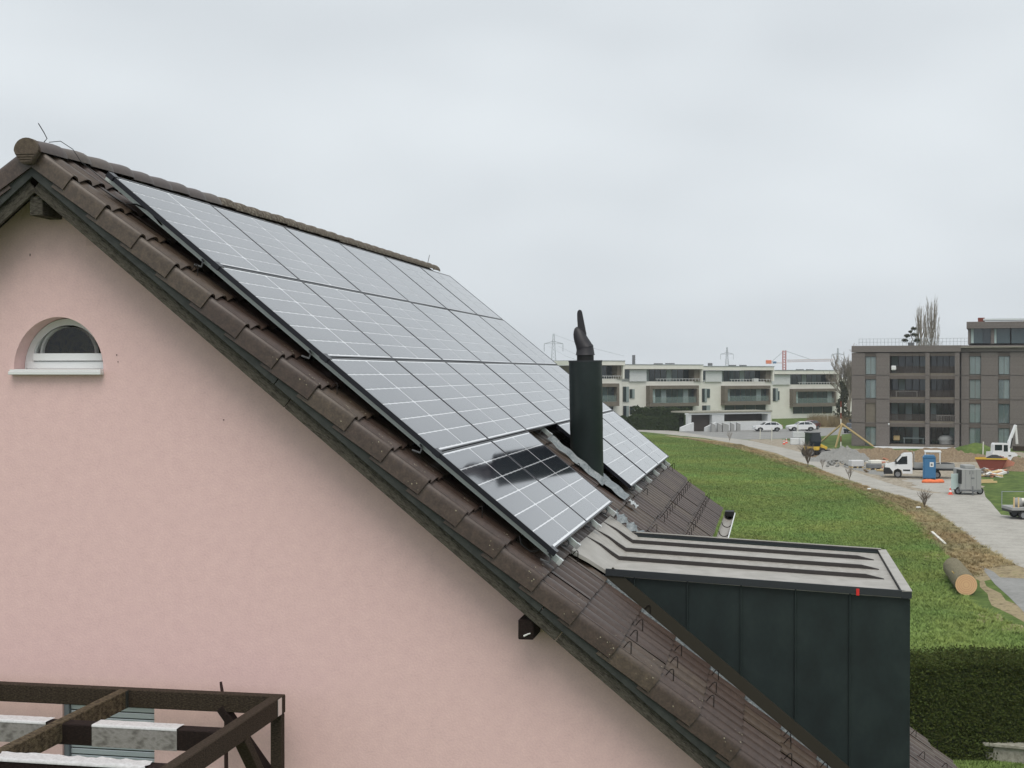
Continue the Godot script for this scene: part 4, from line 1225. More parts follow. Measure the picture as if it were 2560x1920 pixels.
		for k in 4:
			s = st()
			bb(s, bs * Transform3D(Basis(), Vector3((w - 0.15) * (1 if k & 1 else -1), 0.36, 0.35 * (1 if k & 2 else -1))), Vector3(0.07, 0.72, 0.07))
			obj_local("leg", s, M[e[6]], t)
		if e[0] == "garden_bench":
			for k in 12:
				s = st()
				bb(s, bs * Transform3D(Basis(), Vector3(lerp(-w + 0.1, w - 0.1, k / 11.0), 0.4, 0.42)), Vector3(0.07, 0.6, 0.04))
				obj_local("slat", s, M[e[6]], t)
	# roof plants
	var tp := thing("cloud_pruned_tree", "dark cloud pruned conifer in a pot on the brown roof", "tree", base.call(690, -3.0, yr))
	s2 = st()
	lathe(s2, [Vector2(0.35, 0), Vector2(0.45, 0.45), Vector2(0.3, 0.45)], 10, Transform3D())
	obj_local("pot", s2, M.grey_mid, tp)
	s2 = st()
	tube(s2, [Vector3(0, 0.4, 0), Vector3(0.2, 0.9, 0), Vector3(-0.1, 1.5, 0), Vector3(0.25, 2.2, 0)], 0.07, 0.04, 5)
	obj_local("trunk", s2, M.twig, tp)
	var lf := []
	var tints := []
	rng.seed = 77
	for c in [[-0.8, 0.75, 0.42], [0.7, 0.7, 0.45], [-0.5, 1.35, 0.4], [0.45, 1.5, 0.45], [0.35, 2.3, 0.4], [-0.1, 1.9, 0.25]]:
		for k in 160:
			var q: Vector3 = Vector3(rng.randfn(), rng.randfn() * 0.6, rng.randfn()).normalized() * c[2] * pow(rng.randf(), 0.4)
			lf.append(Transform3D(Basis.from_euler(Vector3(rng.randf() * 6, rng.randf() * 6, 0)).scaled(Vector3.ONE * 0.16), tp.position + Vector3(c[0], c[1], 0) + Vector3(q.x, q.y * 0.7, q.z)))
			var v := rng.randf_range(0.5, 1.0)
			tints.append(Color(v, v, v))
	bake("crown", leaf_mesh(), M.conifer, lf, tp, tints)

func bake(called: String, mesh: Mesh, m: Material, xfs: Array, parent: Node, tints: Array) -> MeshInstance3D:
	# all leaves of one plant as one mesh, coloured leaf by leaf
	var src := mesh.surface_get_arrays(0)
	var v: PackedVector3Array = src[Mesh.ARRAY_VERTEX]
	var nn: PackedVector3Array = src[Mesh.ARRAY_NORMAL]
	var n := v.size()
	var at := Vector3.ZERO
	var p = parent
	while p != self:
		at += p.position
		p = p.get_parent()
	var ov := PackedVector3Array()
	var on := PackedVector3Array()
	var oc := PackedColorArray()
	ov.resize(n * xfs.size()); on.resize(n * xfs.size()); oc.resize(n * xfs.size())
	for i in xfs.size():
		var xf: Transform3D = xfs[i]
		xf.origin -= at
		var b := xf.basis.orthonormalized()
		for k in n:
			ov[i * n + k] = xf * v[k]
			on[i * n + k] = b * nn[k]
			oc[i * n + k] = tints[i]
	var arr := []
	arr.resize(Mesh.ARRAY_MAX)
	arr[Mesh.ARRAY_VERTEX] = ov
	arr[Mesh.ARRAY_NORMAL] = on
	arr[Mesh.ARRAY_COLOR] = oc
	var am := ArrayMesh.new()
	am.add_surface_from_arrays(Mesh.PRIMITIVE_TRIANGLES, arr)
	var o := MeshInstance3D.new()
	o.mesh = am
	o.material_override = m
	put(o, called, parent)
	return o
func leaf_mesh() -> Mesh:
	var s := st()
	for k in 3:
		var b := Basis(Vector3(0.3, 1, 0.2).normalized(), k * 2.1) * Basis(Vector3(1, 0, 0), 0.5 * k)
		t3(s, b * Vector3(-0.35, -0.3, 0), b * Vector3(0.3, -0.2, 0.1), b * Vector3(0.05, 0.6, 0))
	return done(s)
func blade_mesh(n: int, seed_: int, h: float, w: float) -> Mesh:
	var s := st()
	var r := RandomNumberGenerator.new()
	r.seed = seed_
	for k in n:
		var a := r.randf() * TAU
		var o := Vector3(cos(a), 0, sin(a)) * r.randf() * w
		var t := o + Vector3(cos(a + r.randf()) * w * 0.7, h * r.randf_range(0.5, 1.1), sin(a + r.randf()) * w * 0.7)
		var e := Vector3(-sin(a), 0, cos(a)) * 0.012
		t3(s, o - e, o + e, t)
	return done(s)

# ---------- vehicles and the building site ----------
func at_px(called: String, label: String, category: String, u: float, v: float, yaw: float, group := "", y := 0.0) -> Node3D:
	var t := thing(called, label, category, gp(u, v, y), group)
	t.rotation.y = yaw
	return t
func lp(called: String, s: SurfaceTool, m: String, parent: Node) -> MeshInstance3D: return obj_local(called, s, M[m], parent)
func wheel(t: Node3D, x: float, z: float, r: float, w := 0.24):
	var n := Node3D.new()
	put(n, "wheel", t)
	n.position = Vector3(x, r, z)
	var side := Basis(Vector3(1, 0, 0), PI / 2)
	var s := st(true)
	lathe(s, [Vector2(r * 0.62, -w / 2), Vector2(r * 0.93, -w / 2), Vector2(r, -w / 3), Vector2(r, w / 3), Vector2(r * 0.93, w / 2), Vector2(r * 0.62, w / 2)], 20, Transform3D(side, Vector3.ZERO))
	lp("tyre", s, "tyre", n)
	s = st()
	lathe(s, [Vector2(0.0, -w * 0.4), Vector2(r * 0.64, -w * 0.42)], 10, Transform3D(side, Vector3.ZERO))
	lathe(s, [Vector2(0.0, w * 0.4), Vector2(r * 0.64, w * 0.42)], 10, Transform3D(side, Vector3.ZERO))
	lp("rim", s, "rim", n)
func car(label: String, u: float, v: float, yaw: float, paint: String, group: String, tailgate := false):
	var t := at_px("parked_car", label, "car", u, v, yaw, group)
	var id := Transform3D()
	var s := st()
	prism(s, PackedVector2Array([Vector2(2.3, 0.42), Vector2(2.33, 0.68), Vector2(2.18, 0.9), Vector2(1.3, 1.03), Vector2(0.9, 1.07), Vector2(-2.1, 1.1), Vector2(-2.3, 0.98), Vector2(-2.33, 0.5), Vector2(-1.98, 0.34), Vector2(-1.82, 0.62), Vector2(-1.4, 0.74), Vector2(-0.98, 0.62), Vector2(-0.86, 0.3), Vector2(0.96, 0.3), Vector2(1.06, 0.62), Vector2(1.45, 0.74), Vector2(1.86, 0.62), Vector2(1.98, 0.36)]), -0.9, 0.9, id)
	lp("body", s, paint, t)
	s = st()
	bx(s, Vector3(-1.95, 0.3, -0.78), Vector3(1.95, 0.75, 0.78))
	lp("underbody", s, "black", t)
	s = st()
	var cab := [[1.02, 1.05, 0.84], [0.3, 1.5, 0.68], [-0.2, 1.6, 0.66], [-1.35, 1.57, 0.66], [-2.12, 1.12, 0.8]]
	for i in 4:
		var a: Array = cab[i]
		var b: Array = cab[i + 1]
		q4o(s, Vector3(a[0], a[1], -a[2]), Vector3(b[0], b[1], -b[2]), Vector3(b[0], b[1], b[2]), Vector3(a[0], a[1], a[2]), Vector3(0, 0, 0))
	for z in [-1, 1]:
		for i in range(1, 4): t3o(s, Vector3(1.02, 1.05, 0.84 * z), Vector3(cab[i][0], cab[i][1], cab[i][2] * z), Vector3(cab[i + 1][0], cab[i + 1][1], cab[i + 1][2] * z), Vector3.ZERO)
	lp("cabin", s, paint, t)
	for z in [-1.0, 1.0]:
		for w in [[[0.82, 1.11], [0.3, 1.44], [-0.32, 1.52], [-0.32, 1.11]], [[-0.4, 1.11], [-0.4, 1.52], [-1.25, 1.5], [-1.3, 1.12]], [[-1.36, 1.13], [-1.32, 1.46], [-1.85, 1.17]]]:
			s = st()
			var poly := []
			for p in w: poly.append(Vector3(p[0], p[1], z * (0.855 - (p[1] - 1.05) * 0.33)))
			for i in range(1, poly.size() - 1): t3(s, poly[0], poly[i], poly[i + 1])
			lp("side_window", s, "car_glass", t)
	s = st()
	q4(s, Vector3(0.97, 1.1, -0.76), Vector3(0.34, 1.49, -0.62), Vector3(0.34, 1.49, 0.62), Vector3(0.97, 1.1, 0.76))
	lp("windscreen", s, "car_glass", t)
	s = st()
	q4(s, Vector3(-1.47, 1.52, -0.6), Vector3(-2.06, 1.18, -0.7), Vector3(-2.06, 1.18, 0.7), Vector3(-1.47, 1.52, 0.6))
	lp("rear_window", s, "car_glass", t)
	for z in [-0.7, 0.7]:
		s = st()
		bx(s, Vector3(-2.36, 0.82, z - 0.2), Vector3(-2.2, 1.0, z + 0.2), 0.03)
		lp("tail_light", s, "red", t)
		s = st()
		bx(s, Vector3(2.14, 0.72, z - 0.2), Vector3(2.3, 0.84, z + 0.2), 0.03)
		lp("headlight", s, "curtain_pale", t)
	for x in [-1.4, 1.45]:
		for z in [-0.78, 0.78]: wheel(t, x, z, 0.35)
	if tailgate:
		s = st()
		bb(s, Transform3D(Basis(Vector3(0, 0, 1), 0.5), Vector3(-2.35, 1.85, 0)), Vector3(1.1, 0.08, 1.3), 0.03)
		lp("tailgate", s, paint, t)

func truck():
	var a := gp(2242, 1193)
	var b := gp(2345, 1195)
	var dir := (a - b).normalized()
	var t := thing("flatbed_truck", "white flatbed pickup truck with grey drop sides parked on the site", "truck", (a + b) / 2.0 - dir * 0.1)
	t.rotation.y = atan2(-dir.z, dir.x)
	var s := st()
	var cab := PackedVector2Array([Vector2(3.0, 0.42), Vector2(3.08, 0.8), Vector2(2.95, 1.12), Vector2(2.75, 1.22), Vector2(2.2, 1.36), Vector2(1.55, 2.12), Vector2(1.3, 2.26), Vector2(0.62, 2.3), Vector2(0.55, 2.2), Vector2(0.55, 0.42), Vector2(1.42, 0.42), Vector2(1.5, 0.72), Vector2(1.85, 0.88), Vector2(2.2, 0.72), Vector2(2.3, 0.42)])
	prism(s, cab, -0.98, 0.98, Transform3D())
	lp("cab", s, "car_white", t)
	s = st()
	prism(s, PackedVector2Array([Vector2(3.1, 0.36), Vector2(3.14, 0.62), Vector2(3.06, 0.98), Vector2(2.6, 0.95), Vector2(2.3, 0.6), Vector2(2.3, 0.36)]), -0.99, 0.99, Transform3D())
	lp("bumper", s, "black", t)
	for z in [-0.985, 0.985]:
		s = st()
		prism(s, PackedVector2Array([Vector2(2.05, 1.33), Vector2(1.48, 1.98), Vector2(1.02, 2.04), Vector2(1.0, 1.3), Vector2(1.7, 1.26)]), z - 0.005, z + 0.005, Transform3D())
		lp("side_window", s, "car_glass", t)
		s = st()
		bx(s, Vector3(0.75, 0.66, z - 0.02), Vector3(1.38, 0.8, z + 0.02), 0.01)
		lp("trim_strip", s, "black", t)
		s = st()
		bx(s, Vector3(1.95, 1.3, z - 0.14 if z < 0 else z), Vector3(2.08, 1.62, z if z < 0 else z + 0.14), 0.02)
		lp("mirror", s, "black", t)
		s = st()
		bx(s, Vector3(2.82, 0.98, z * 0.75 - 0.16), Vector3(2.99, 1.12, z * 0.75 + 0.16), 0.03)
		lp("headlight", s, "curtain_pale", t)
	s = st()
	q4(s, Vector3(2.16, 1.42, -0.86), Vector3(1.58, 2.1, -0.8), Vector3(1.58, 2.1, 0.8), Vector3(2.16, 1.42, 0.86))
	for v in 1: t.set_meta("kind", "thing")
	lp("windscreen", s, "car_glass", t)
	s = st()
	bx(s, Vector3(-3.1, 0.72, -0.45), Vector3(0.6, 0.9, 0.45))
	lp("chassis", s, "black", t)
	s = st()
	bx(s, Vector3(-3.15, 0.9, -1.02), Vector3(0.4, 0.98, 1.02))
	lp("bed_floor", s, "grey_mid", t)
	for z in [-1.02, 1.02]:
		s = st()
		bx(s, Vector3(-3.15, 0.99, z - 0.02), Vector3(0.36, 1.36, z + 0.02), 0.01)
		lp("side_board", s, "grey_box", t)
	s = st()
	bx(s, Vector3(-3.17, 0.99, -1.0), Vector3(-3.13, 1.36, 1.0), 0.01)
	lp("tail_board", s, "grey_box", t)
	s = st()
	bx(s, Vector3(0.38, 0.99, -1.0), Vector3(0.44, 2.35, 1.0), 0.01)
	lp("headboard", s, "grey_box", t)
	for x in [-1.9, -0.6]:
		for z in [-0.95, 0.95]:
			s = st()
			bx(s, Vector3(x - 0.03, 1.36, z - 0.03), Vector3(x + 0.03, 2.4, z + 0.03))
			lp("rack_post", s, "white_paint", t)
	s = st()
	bx(s, Vector3(-2.0, 2.4, -1.0), Vector3(-0.5, 2.52, -0.85), 0.03)
	bx(s, Vector3(-2.0, 2.4, 0.85), Vector3(-0.5, 2.52, 1.0), 0.03)
	lp("rack_bar", s, "white_paint", t)
	s = st(true)
	lathe(s, [Vector2(0.0, 0.0), Vector2(0.5, 0.0), Vector2(0.45, 0.25), Vector2(0.2, 0.4), Vector2(0, 0.42)], 9, Transform3D(Basis(Vector3(2.0, 0, 0), Vector3.UP, Vector3(0, 0, 1.4)), Vector3(-2.3, 1.05, 0)))
	lp("covered_load", s, "black", t)
	for x in [1.85, -1.6]:
		for z in [-0.86, 0.86]: wheel(t, x, z, 0.36, 0.26)

func site():
	# parked cars
	var cy := atan2(right().z, -right().x)
	car("white estate car parked before the garage, nose towards the waste containers", 1918, 1078.5, cy + 0.15, "car_white", "cars before the garage")
	car("white hatchback car with red tail lights parked beside a dark red car", 2002, 1077.5, cy + 0.15, "car_white", "cars before the garage")
	car("dark red car parked behind the white hatchback", 2024, 1074, cy + 0.9, "car_red", "cars before the garage")
	car("dark car with its tailgate raised behind the timber tripod", 2128, 1082, cy + 1.2, "car_dark", "cars before the garage", true)
	truck()
	var face := atan2(-right().z, right().x)          # local x along the picture's right
	# portable toilet
	var t := at_px("portable_toilet", "blue plastic portable toilet cabin with white notices before the truck", "toilet cabin", 2323, 1199, face - 0.25)
	var s := st()
	bx(s, Vector3(-0.55, 0.12, -0.55), Vector3(0.55, 2.0, 0.55), 0.04)
	lp("cabin", s, "blue_plastic", t)
	s = st()
	prism(s, PackedVector2Array([Vector2(-0.6, 2.0), Vector2(0.6, 2.0), Vector2(0.42, 2.24), Vector2(-0.42, 2.24)]), -0.6, 0.6, Transform3D())
	lp("roof", s, "blue_plastic", t)
	s = st()
	bx(s, Vector3(-0.42, 0.2, 0.55), Vector3(0.45, 1.9, 0.585), 0.01)
	lp("door", s, "blue_plastic", t)
	s = st()
	bx(s, Vector3(0.02, 1.2, 0.586), Vector3(0.36, 1.62, 0.592))
	lp("notice", s, "white_paint", t)
	s = st()
	bx(s, Vector3(0.1, 1.29, 0.5925), Vector3(0.27, 1.5, 0.596))
	lp("notice_print", s, "grey_mid", t)
	for y in [[0.75, 1.0], [1.25, 1.6]]:
		s = st()
		bx(s, Vector3(-0.556, y[0], 0.1), Vector3(-0.552, y[1], 0.34))
		lp("notice", s, "white_paint", t)
	for x in [-0.4, 0.4]:
		s = st()
		bx(s, Vector3(x - 0.08, 0.0, -0.6), Vector3(x + 0.08, 0.12, 0.6))
		lp("skid", s, "black", t)
	# grey trailer box
	t = at_px("compressor_trailer", "grey sheet metal compressor trailer with its side door open on the road", "trailer", 2421, 1236, face)
	s = st()
	bx(s, Vector3(-0.84, 0.38, -1.2), Vector3(0.84, 2.08, 0.6), 0.05)
	lp("housing", s, "grey_box", t)
	s = st()
	bx(s, Vector3(-0.4, 2.08, -0.9), Vector3(0.42, 2.36, 0.35), 0.04)
	lp("top_hatch", s, "grey_box", t)
	for y in [-0.42, 0.02, 0.44]:
		s = st()
		bx(s, Vector3(y - 0.01, 0.5, 0.6), Vector3(y + 0.01, 2.0, 0.612))
		lp("panel_joint", s, "grey_mid", t)
	s = st()
	bx(s, Vector3(-0.12, 1.66, 0.6), Vector3(-0.06, 1.95, 0.615)); bx(s, Vector3(0.12, 1.66, 0.6), Vector3(0.18, 1.95, 0.615)); bx(s, Vector3(0.0, 1.28, 0.6), Vector3(0.28, 1.4, 0.615))
	lp("vent", s, "grey_mid", t)
	s = st()
	bx(s, Vector3(-0.86, 0.9, -0.3), Vector3(-0.74, 2.0, 0.63))
	lp("door_opening", s, "black", t)
	s = st()
	bb(s, Transform3D(Basis(Vector3.UP, 0.35), Vector3(-1.15, 1.05, 0.2)), Vector3(0.72, 1.25, 0.06), 0.02)
	lp("open_door", s, "curtain_pale", t)
	s = st()
	bx(s, Vector3(-0.86, 0.28, -1.2), Vector3(0.86, 0.38, 0.62))
	bx(s, Vector3(-0.05, 0.3, 0.6), Vector3(0.05, 0.4, 1.9))
	lp("chassis", s, "grey_mid", t)
	s = st()
	bx(s, Vector3(-0.04, 0.0, 1.0), Vector3(0.04, 0.75, 1.1))
	lp("jockey_leg", s, "grey_mid", t)
	for x in [-0.86, 0.86]: wheel_x(t, x, 0.1, 0.3)
	# pallets
	for e in [["wrapped_pallet", "pallet of goods wrapped in white film beside the gravel heap", 2140.0, 1169.5, "film"], ["block_pallet", "pallet of grey kerb blocks with a pale bundle on top", 2184.0, 1174.0, "grey_mid"]]:
		t = at_px(e[0], e[1], "pallet", e[2], e[3], face + 0.1)
		for x in [-0.55, 0.0, 0.55]:
			s = st()
			bx(s, Vector3(x - 0.06, 0, -0.5), Vector3(x + 0.06, 0.14, 0.5))
			lp("runner", s, "lath", t)
		s = st()
		bx(s, Vector3(-0.65, 0.15, -0.5), Vector3(0.68, 0.78 if e[4] == "film" else 0.6, 0.5), 0.06)
		lp("goods", s, e[4], t)
		if e[4] != "film":
			s = st()
			bx(s, Vector3(-0.42, 0.61, -0.4), Vector3(0.7, 0.95, 0.4), 0.04)
			lp("bundle", s, "cream", t)
	# orange bundle, cones
	t = at_px("orange_bundle", "heap of orange plastic barrier sheet lying before the blue toilet", "sheet heap", 2331, 1207, face)
	s = st(true)
	rng.seed = 61
	for k in 5: lathe(s, [Vector2(0.0, 0.0), Vector2(0.33, 0.02), Vector2(0.36, 0.14), Vector2(0.24, 0.27), Vector2(0, 0.31)], 8, Transform3D(Basis(Vector3.UP, k * 1.1).scaled(Vector3(1.2, rng.randf_range(0.8, 1.2), 0.9)), Vector3(-0.55 + 0.3 * k, 0.0, rng.randf_range(-0.1, 0.1))))
	lp("crumpled_sheet", s, "orange", t)
	for e in [[2376.0, 1236.5, "red and white traffic cone beside the compressor trailer"], [1960.0, 1111.0, "white striped traffic cone beside the concrete blocks"], [1966.0, 1108.0, "red traffic cone behind the white striped cone"]]:
		t = at_px("traffic_cone", e[2], "cone", e[0], e[1], 0.0)
		s = st()
		bx(s, Vector3(-0.2, 0, -0.2), Vector3(0.2, 0.05, 0.2))
		lp("foot", s, "cone_red", t)
		for k in 4:
			s = st(true)
			lathe(s, [Vector2(0.15 - 0.032 * k, 0.05 + 0.16 * k), Vector2(0.118 - 0.032 * k, 0.21 + 0.16 * k)], 12, Transform3D())
			lp("band", s, "cone_red" if k % 2 == 0 else "white_paint", t)
	# white excavator
	t = at_px("excavator", "white tracked excavator with raised boom behind the red skip", "excavator", 2502, 1166, face)
	for z in [-0.85, 0.85]:
		s = st()
		prism(s, PackedVector2Array([Vector2(-1.3, 0.25), Vector2(-1.05, 0.0), Vector2(1.35, 0.0), Vector2(1.6, 0.25), Vector2(1.5, 0.55), Vector2(-1.2, 0.55)]), z - 0.22, z + 0.22, Transform3D())
		lp("track", s, "tyre", t)
	s = st()
	prism(s, PackedVector2Array([Vector2(-1.25, 0.7), Vector2(1.35, 0.7), Vector2(1.38, 1.3), Vector2(1.1, 1.5), Vector2(-0.2, 1.55), Vector2(-1.2, 1.5)]), -0.95, 0.95, Transform3D())
	lp("body", s, "car_white", t)
	s = st()
	prism(s, PackedVector2Array([Vector2(-1.1, 1.5), Vector2(0.45, 1.5), Vector2(0.5, 2.1), Vector2(0.38, 2.45), Vector2(-0.95, 2.48), Vector2(-1.05, 2.3)]), 0.05, 0.95, Transform3D())
	lp("cab", s, "car_white", t)
	for w in [[-0.97, -0.2, 1.72, 2.3], [-0.05, 0.38, 1.6, 2.28]]:
		s = st()
		bx(s, Vector3(w[0], w[2], 0.951), Vector3(w[1], w[3], 0.965))
		lp("cab_window", s, "car_glass", t)
	s = st()
	bx(s, Vector3(0.45, 1.1, 0.951), Vector3(0.72, 1.22, 0.965)); bx(s, Vector3(-0.35, 0.8, 0.951), Vector3(-0.05, 1.1, 0.965))
	lp("body_vent", s, "black", t)
	s = st()
	beam(s, Vector3(0.85, 1.4, -0.2), Vector3(0.95, 2.7, -0.2), 0.3, 0.34, Vector3(0, 0, 1), 0.04)
	beam(s, Vector3(0.93, 2.55, -0.2), Vector3(1.6, 4.3, -0.2), 0.28, 0.3, Vector3(0, 0, 1), 0.04)
	lp("boom", s, "car_white", t)
	s = st()
	beam(s, Vector3(1.58, 4.25, -0.2), Vector3(1.75, 2.3, -0.2), 0.22, 0.24, Vector3(0, 0, 1), 0.03)
	lp("stick", s, "white_matt", t)
	s = st()
	tube(s, [Vector3(1.0, 1.9, 0.0), Vector3(1.2, 2.95, 0.0)], 0.06, 0.06, 6)
	lp("hydraulic_ram", s, "black", t)
	s = st()
	prism(s, PackedVector2Array([Vector2(1.45, 1.6), Vector2(2.4, 1.6), Vector2(2.4, 2.1), Vector2(1.5, 2.1)]), -0.7, 0.3, Transform3D())
	lp("bucket", s, "wood_dark", t)
	# skip
	t = at_px("skip_container", "rusty red open skip container with pale end before the white excavator", "skip", 2478, 1175, face - 0.35)
	s = st()
	prism(s, PackedVector2Array([Vector2(-1.0, 0.1), Vector2(1.0, 0.1), Vector2(1.5, 1.15), Vector2(-1.5, 1.15)]), -0.8, 0.8, Transform3D())
	lp("shell", s, "skip_red", t)
	for z in [-0.82, 0.82]:
		s = st()
		bx(s, Vector3(-1.53, 1.1, z - 0.05), Vector3(1.53, 1.22, z + 0.05))
		lp("rim_bar", s, "yellow", t)
	s = st()
	beam(s, Vector3(1.04, 0.12, 0.0), Vector3(1.53, 1.14, 0.0), 1.56, 0.03, Vector3(0, 0, 1))
	lp("end_plate", s, "skip_pale", t)
	s = st(true)
	lathe(s, [Vector2(0.9, 0.0), Vector2(0.6, 0.35), Vector2(0.2, 0.6), Vector2(0, 0.62)], 7, Transform3D(Basis().scaled(Vector3(1.2, 0.8, 0.7)), Vector3(0.3, 1.05, 0)))
	lp("rubbish", s, "black", t)
	# planks and rubbish by the skip
	var ix := 0
	for e in [[2486.0, 1186.0, 0.7, "lath", 1.6], [2496.0, 1184.0, 0.9, "cream", 1.3], [2472.0, 1180.0, 0.2, "skip_red", 1.0]]:
		s = st()
		var p := gp(e[0], e[1])
		bb(s, Transform3D(Basis(Vector3.UP, e[2]) * Basis(Vector3(0, 0, 1), 0.12), p + Vector3(0, 0.2, 0)), Vector3(e[4], 0.16, 0.5), 0.02)
		tag(obj("waste_board", s, M[e[3]]), ["sawn pale board lying on the grass by the skip", "cream board leaning beside the pale board near the skip", "red board lying between skip and compressor trailer"][ix], "board")
		ix += 1
	for e in [[2446.0, 1205.0, 2482.0, 1203.5], [2450.0, 1208.5, 2492.0, 1208.0]]:
		s = st()
		beam(s, gp(e[0], e[1]) + Vector3(0, 0.12, 0), gp(e[2], e[3]) + Vector3(0, 0.12, 0), 0.16, 0.16)
		tag(obj("timber_beam", s, M.lath), "yellow sawn timber beam lying behind the compressor trailer", "timber", "timbers behind the compressor trailer")
	# trailer at the edge
	t = at_px("flat_trailer", "grey twin axle flat trailer loaded with sacks at the road edge", "trailer", 2550, 1296, face)
	s = st()
	bx(s, Vector3(-0.9, 0.62, -1.0), Vector3(3.0, 0.82, 1.0), 0.02)
	lp("deck", s, "grey_box", t)
	s = st()
	bx(s, Vector3(-0.9, 0.48, -0.9), Vector3(3.0, 0.61, 0.9))
	lp("chassis", s, "black", t)
	for x in [-0.75, -0.45]:
		s = st()
		bx(s, Vector3(x - 0.04, 0.82, 0.9), Vector3(x + 0.04, 1.5, 0.98))
		lp("stake", s, "lath", t)
	for x in [-0.1, 0.35, 1.9]: 
		for z in [-0.85, 0.85]: wheel(t, x, z, 0.3, 0.2)
	s = st()
	for x in [-0.88, 2.9]: bx(s, Vector3(x - 0.02, 0.82, -0.98), Vector3(x + 0.02, 1.75, -0.94))
	bx(s, Vector3(-0.88, 1.7, -0.98), Vector3(2.9, 1.74, -0.94))
	lp("mesh_frame", s, "steel", t)
	rng.seed = 3
	for e in [[-0.2, "grey_box", 0.3], [0.3, "cream", 0.4], [0.75, "pink_cloth", 0.35], [1.2, "white_matt", 0.45], [0.5, "white_wall", 0.4]]:
		var sk := at_px("load_sack", "%s lying on the flat trailer" % {"grey_box": "small grey sack", "cream": "cream cloth sack", "pink_cloth": "pink plastic sack", "white_matt": "large white bulging sack", "white_wall": "smaller greyish white sack"}[e[1]], "sack", 2550, 1296, face, "sacks on the flat trailer")
		s = st(true)
		var hgt := 0.3 + 0.5 * rng.randf()
		lathe(s, [Vector2(0, 0), Vector2(e[2], 0.02), Vector2(e[2] * 1.05, hgt * 0.5), Vector2(e[2] * 0.7, hgt), Vector2(0, hgt * 1.08)], 9, Transform3D(Basis(), Vector3(e[0], 0.84, rng.randf_range(-0.5, 0.5))))
		lp("cloth", s, e[1], sk)
	# yellow loader
	t = at_px("wheel_loader", "yellow wheel loader with a dark cab beside the path", "loader", 2034, 1141, face + 0.25)
	s = st()
	bx(s, Vector3(-1.0, 0.7, -0.6), Vector3(0.5, 1.2, 0.6), 0.08)
	lp("rear_body", s, "yellow", t)
	s = st()
	prism(s, PackedVector2Array([Vector2(-0.85, 1.2), Vector2(0.55, 1.2), Vector2(0.7, 2.0), Vector2(0.5, 2.75), Vector2(-0.8, 2.75)]), -0.6, 0.6, Transform3D())
	lp("cab", s, "car_glass", t)
	s = st()
	bx(s, Vector3(-0.9, 2.75, -0.65), Vector3(0.6, 2.85, 0.65), 0.02)
	lp("cab_roof", s, "grey_mid", t)
	s = st()
	beam(s, Vector3(0.5, 1.35, 0), Vector3(1.55, 0.9, 0), 0.7, 0.4, Vector3.UP, 0.05)
	lp("lift_arm", s, "yellow", t)
	s = st()
	prism(s, PackedVector2Array([Vector2(1.5, 0.1), Vector2(2.2, 0.05), Vector2(1.7, 0.8), Vector2(1.45, 0.8)]), -0.8, 0.8, Transform3D())
	lp("bucket", s, "black", t)
	for x in [-0.7, 0.8]:
		for z in [-0.62, 0.62]: wheel(t, x, z, 0.5, 0.36)
	# timber tripod round a post
	var apex := gp(2105, 1110) + Vector3(0, 4.2, 0)
	apex = cd(2105, 1060, 178)
	t = thing("timber_tripod", "three long yellow timber props meeting in a tripod before the brown building", "tripod", Vector3(apex.x, 0, apex.z))
	for e in [[2052.0, 1105.0], [2089.0, 1118.5], [2182.5, 1115.5]]:
		s = st()
		beam(s, apex, gp(e[0], e[1]), 0.16, 0.2, Vector3.UP)
		obj("prop", s, M.lath, t)
	t = thing("range_pole", "red and white striped pole standing within the timber tripod", "pole", Vector3(apex.x, 0, apex.z) + ahead() * 0.6)
	for k in 8:
		s = st()
		beam(s, Vector3(apex.x, 0.75 * k, apex.z) + ahead() * 0.6, Vector3(apex.x, 0.75 * k + 0.75, apex.z) + ahead() * 0.6, 0.14, 0.14)
		obj("band", s, M.skip_red if k % 2 else M.pale_post, t)
	# stakes and concrete blocks
	ix = 0
	for e in [[1929.0, 1102.0, 1.9], [1900.0, 1098.0, 1.5], [2069.0, 1064.0, 2.2], [2098.0, 1064.0, 2.1], [2457.0, 1146.0, 1.9], [1994.0, 1094.0, 2.2]]:
		s = st()
		var p := gp(e[0], e[1])
		beam(s, p, p + Vector3(0.05, e[2], 0), 0.12, 0.12)
		tag(obj("marker_post", s, M.pale_post), ["pale post on the earth strip below the white estate car", "thin post between path and white estate car", "pale tree stake in the planted bank by the garage end", "pale tree stake nearest the dark conifer", "pale post standing before the grass slope beside the excavator", "thin post beside the concrete blocks"][ix], "post")
		ix += 1
	for e in [[1976.0, 1112.0, 1998.0, 1112.0], [1999.0, 1112.5, 2020.0, 1112.5], [1982.0, 1094.0, 2018.0, 1094.0]]:
		s = st()
		var a := gp(e[0], e[1])
		var b := gp(e[2], e[3])
		beam(s, a + Vector3(0, 0.45, 0), b + Vector3(0, 0.45, 0), 0.6, 0.9, Vector3.UP, 0.06)
		tag(obj("concrete_block", s, M.white_wall), {1976.0: "pale concrete barrier block beside the traffic cones", 1999.0: "pale concrete barrier block next to the yellow loader", 1982.0: "longer pale concrete barrier behind the other two blocks"}[e[0]], "block", "concrete barrier blocks")
	# litter
	for e in [[2173.0, 1225.0, "white scrap on the dry verge below the road bend"], [2296.0, 1272.0, "white scrap beside the multi stemmed roadside shrub"]]:
		t = at_px("litter_scrap", e[2], "litter", e[0], e[1], 0.4)
		s = st()
		bx(s, Vector3(-0.16, 0.02, -0.1), Vector3(0.16, 0.16, 0.1), 0.04)
		lp("scrap", s, "white_paint", t)
	mounds()
	log_trunk()
	garden_wall()
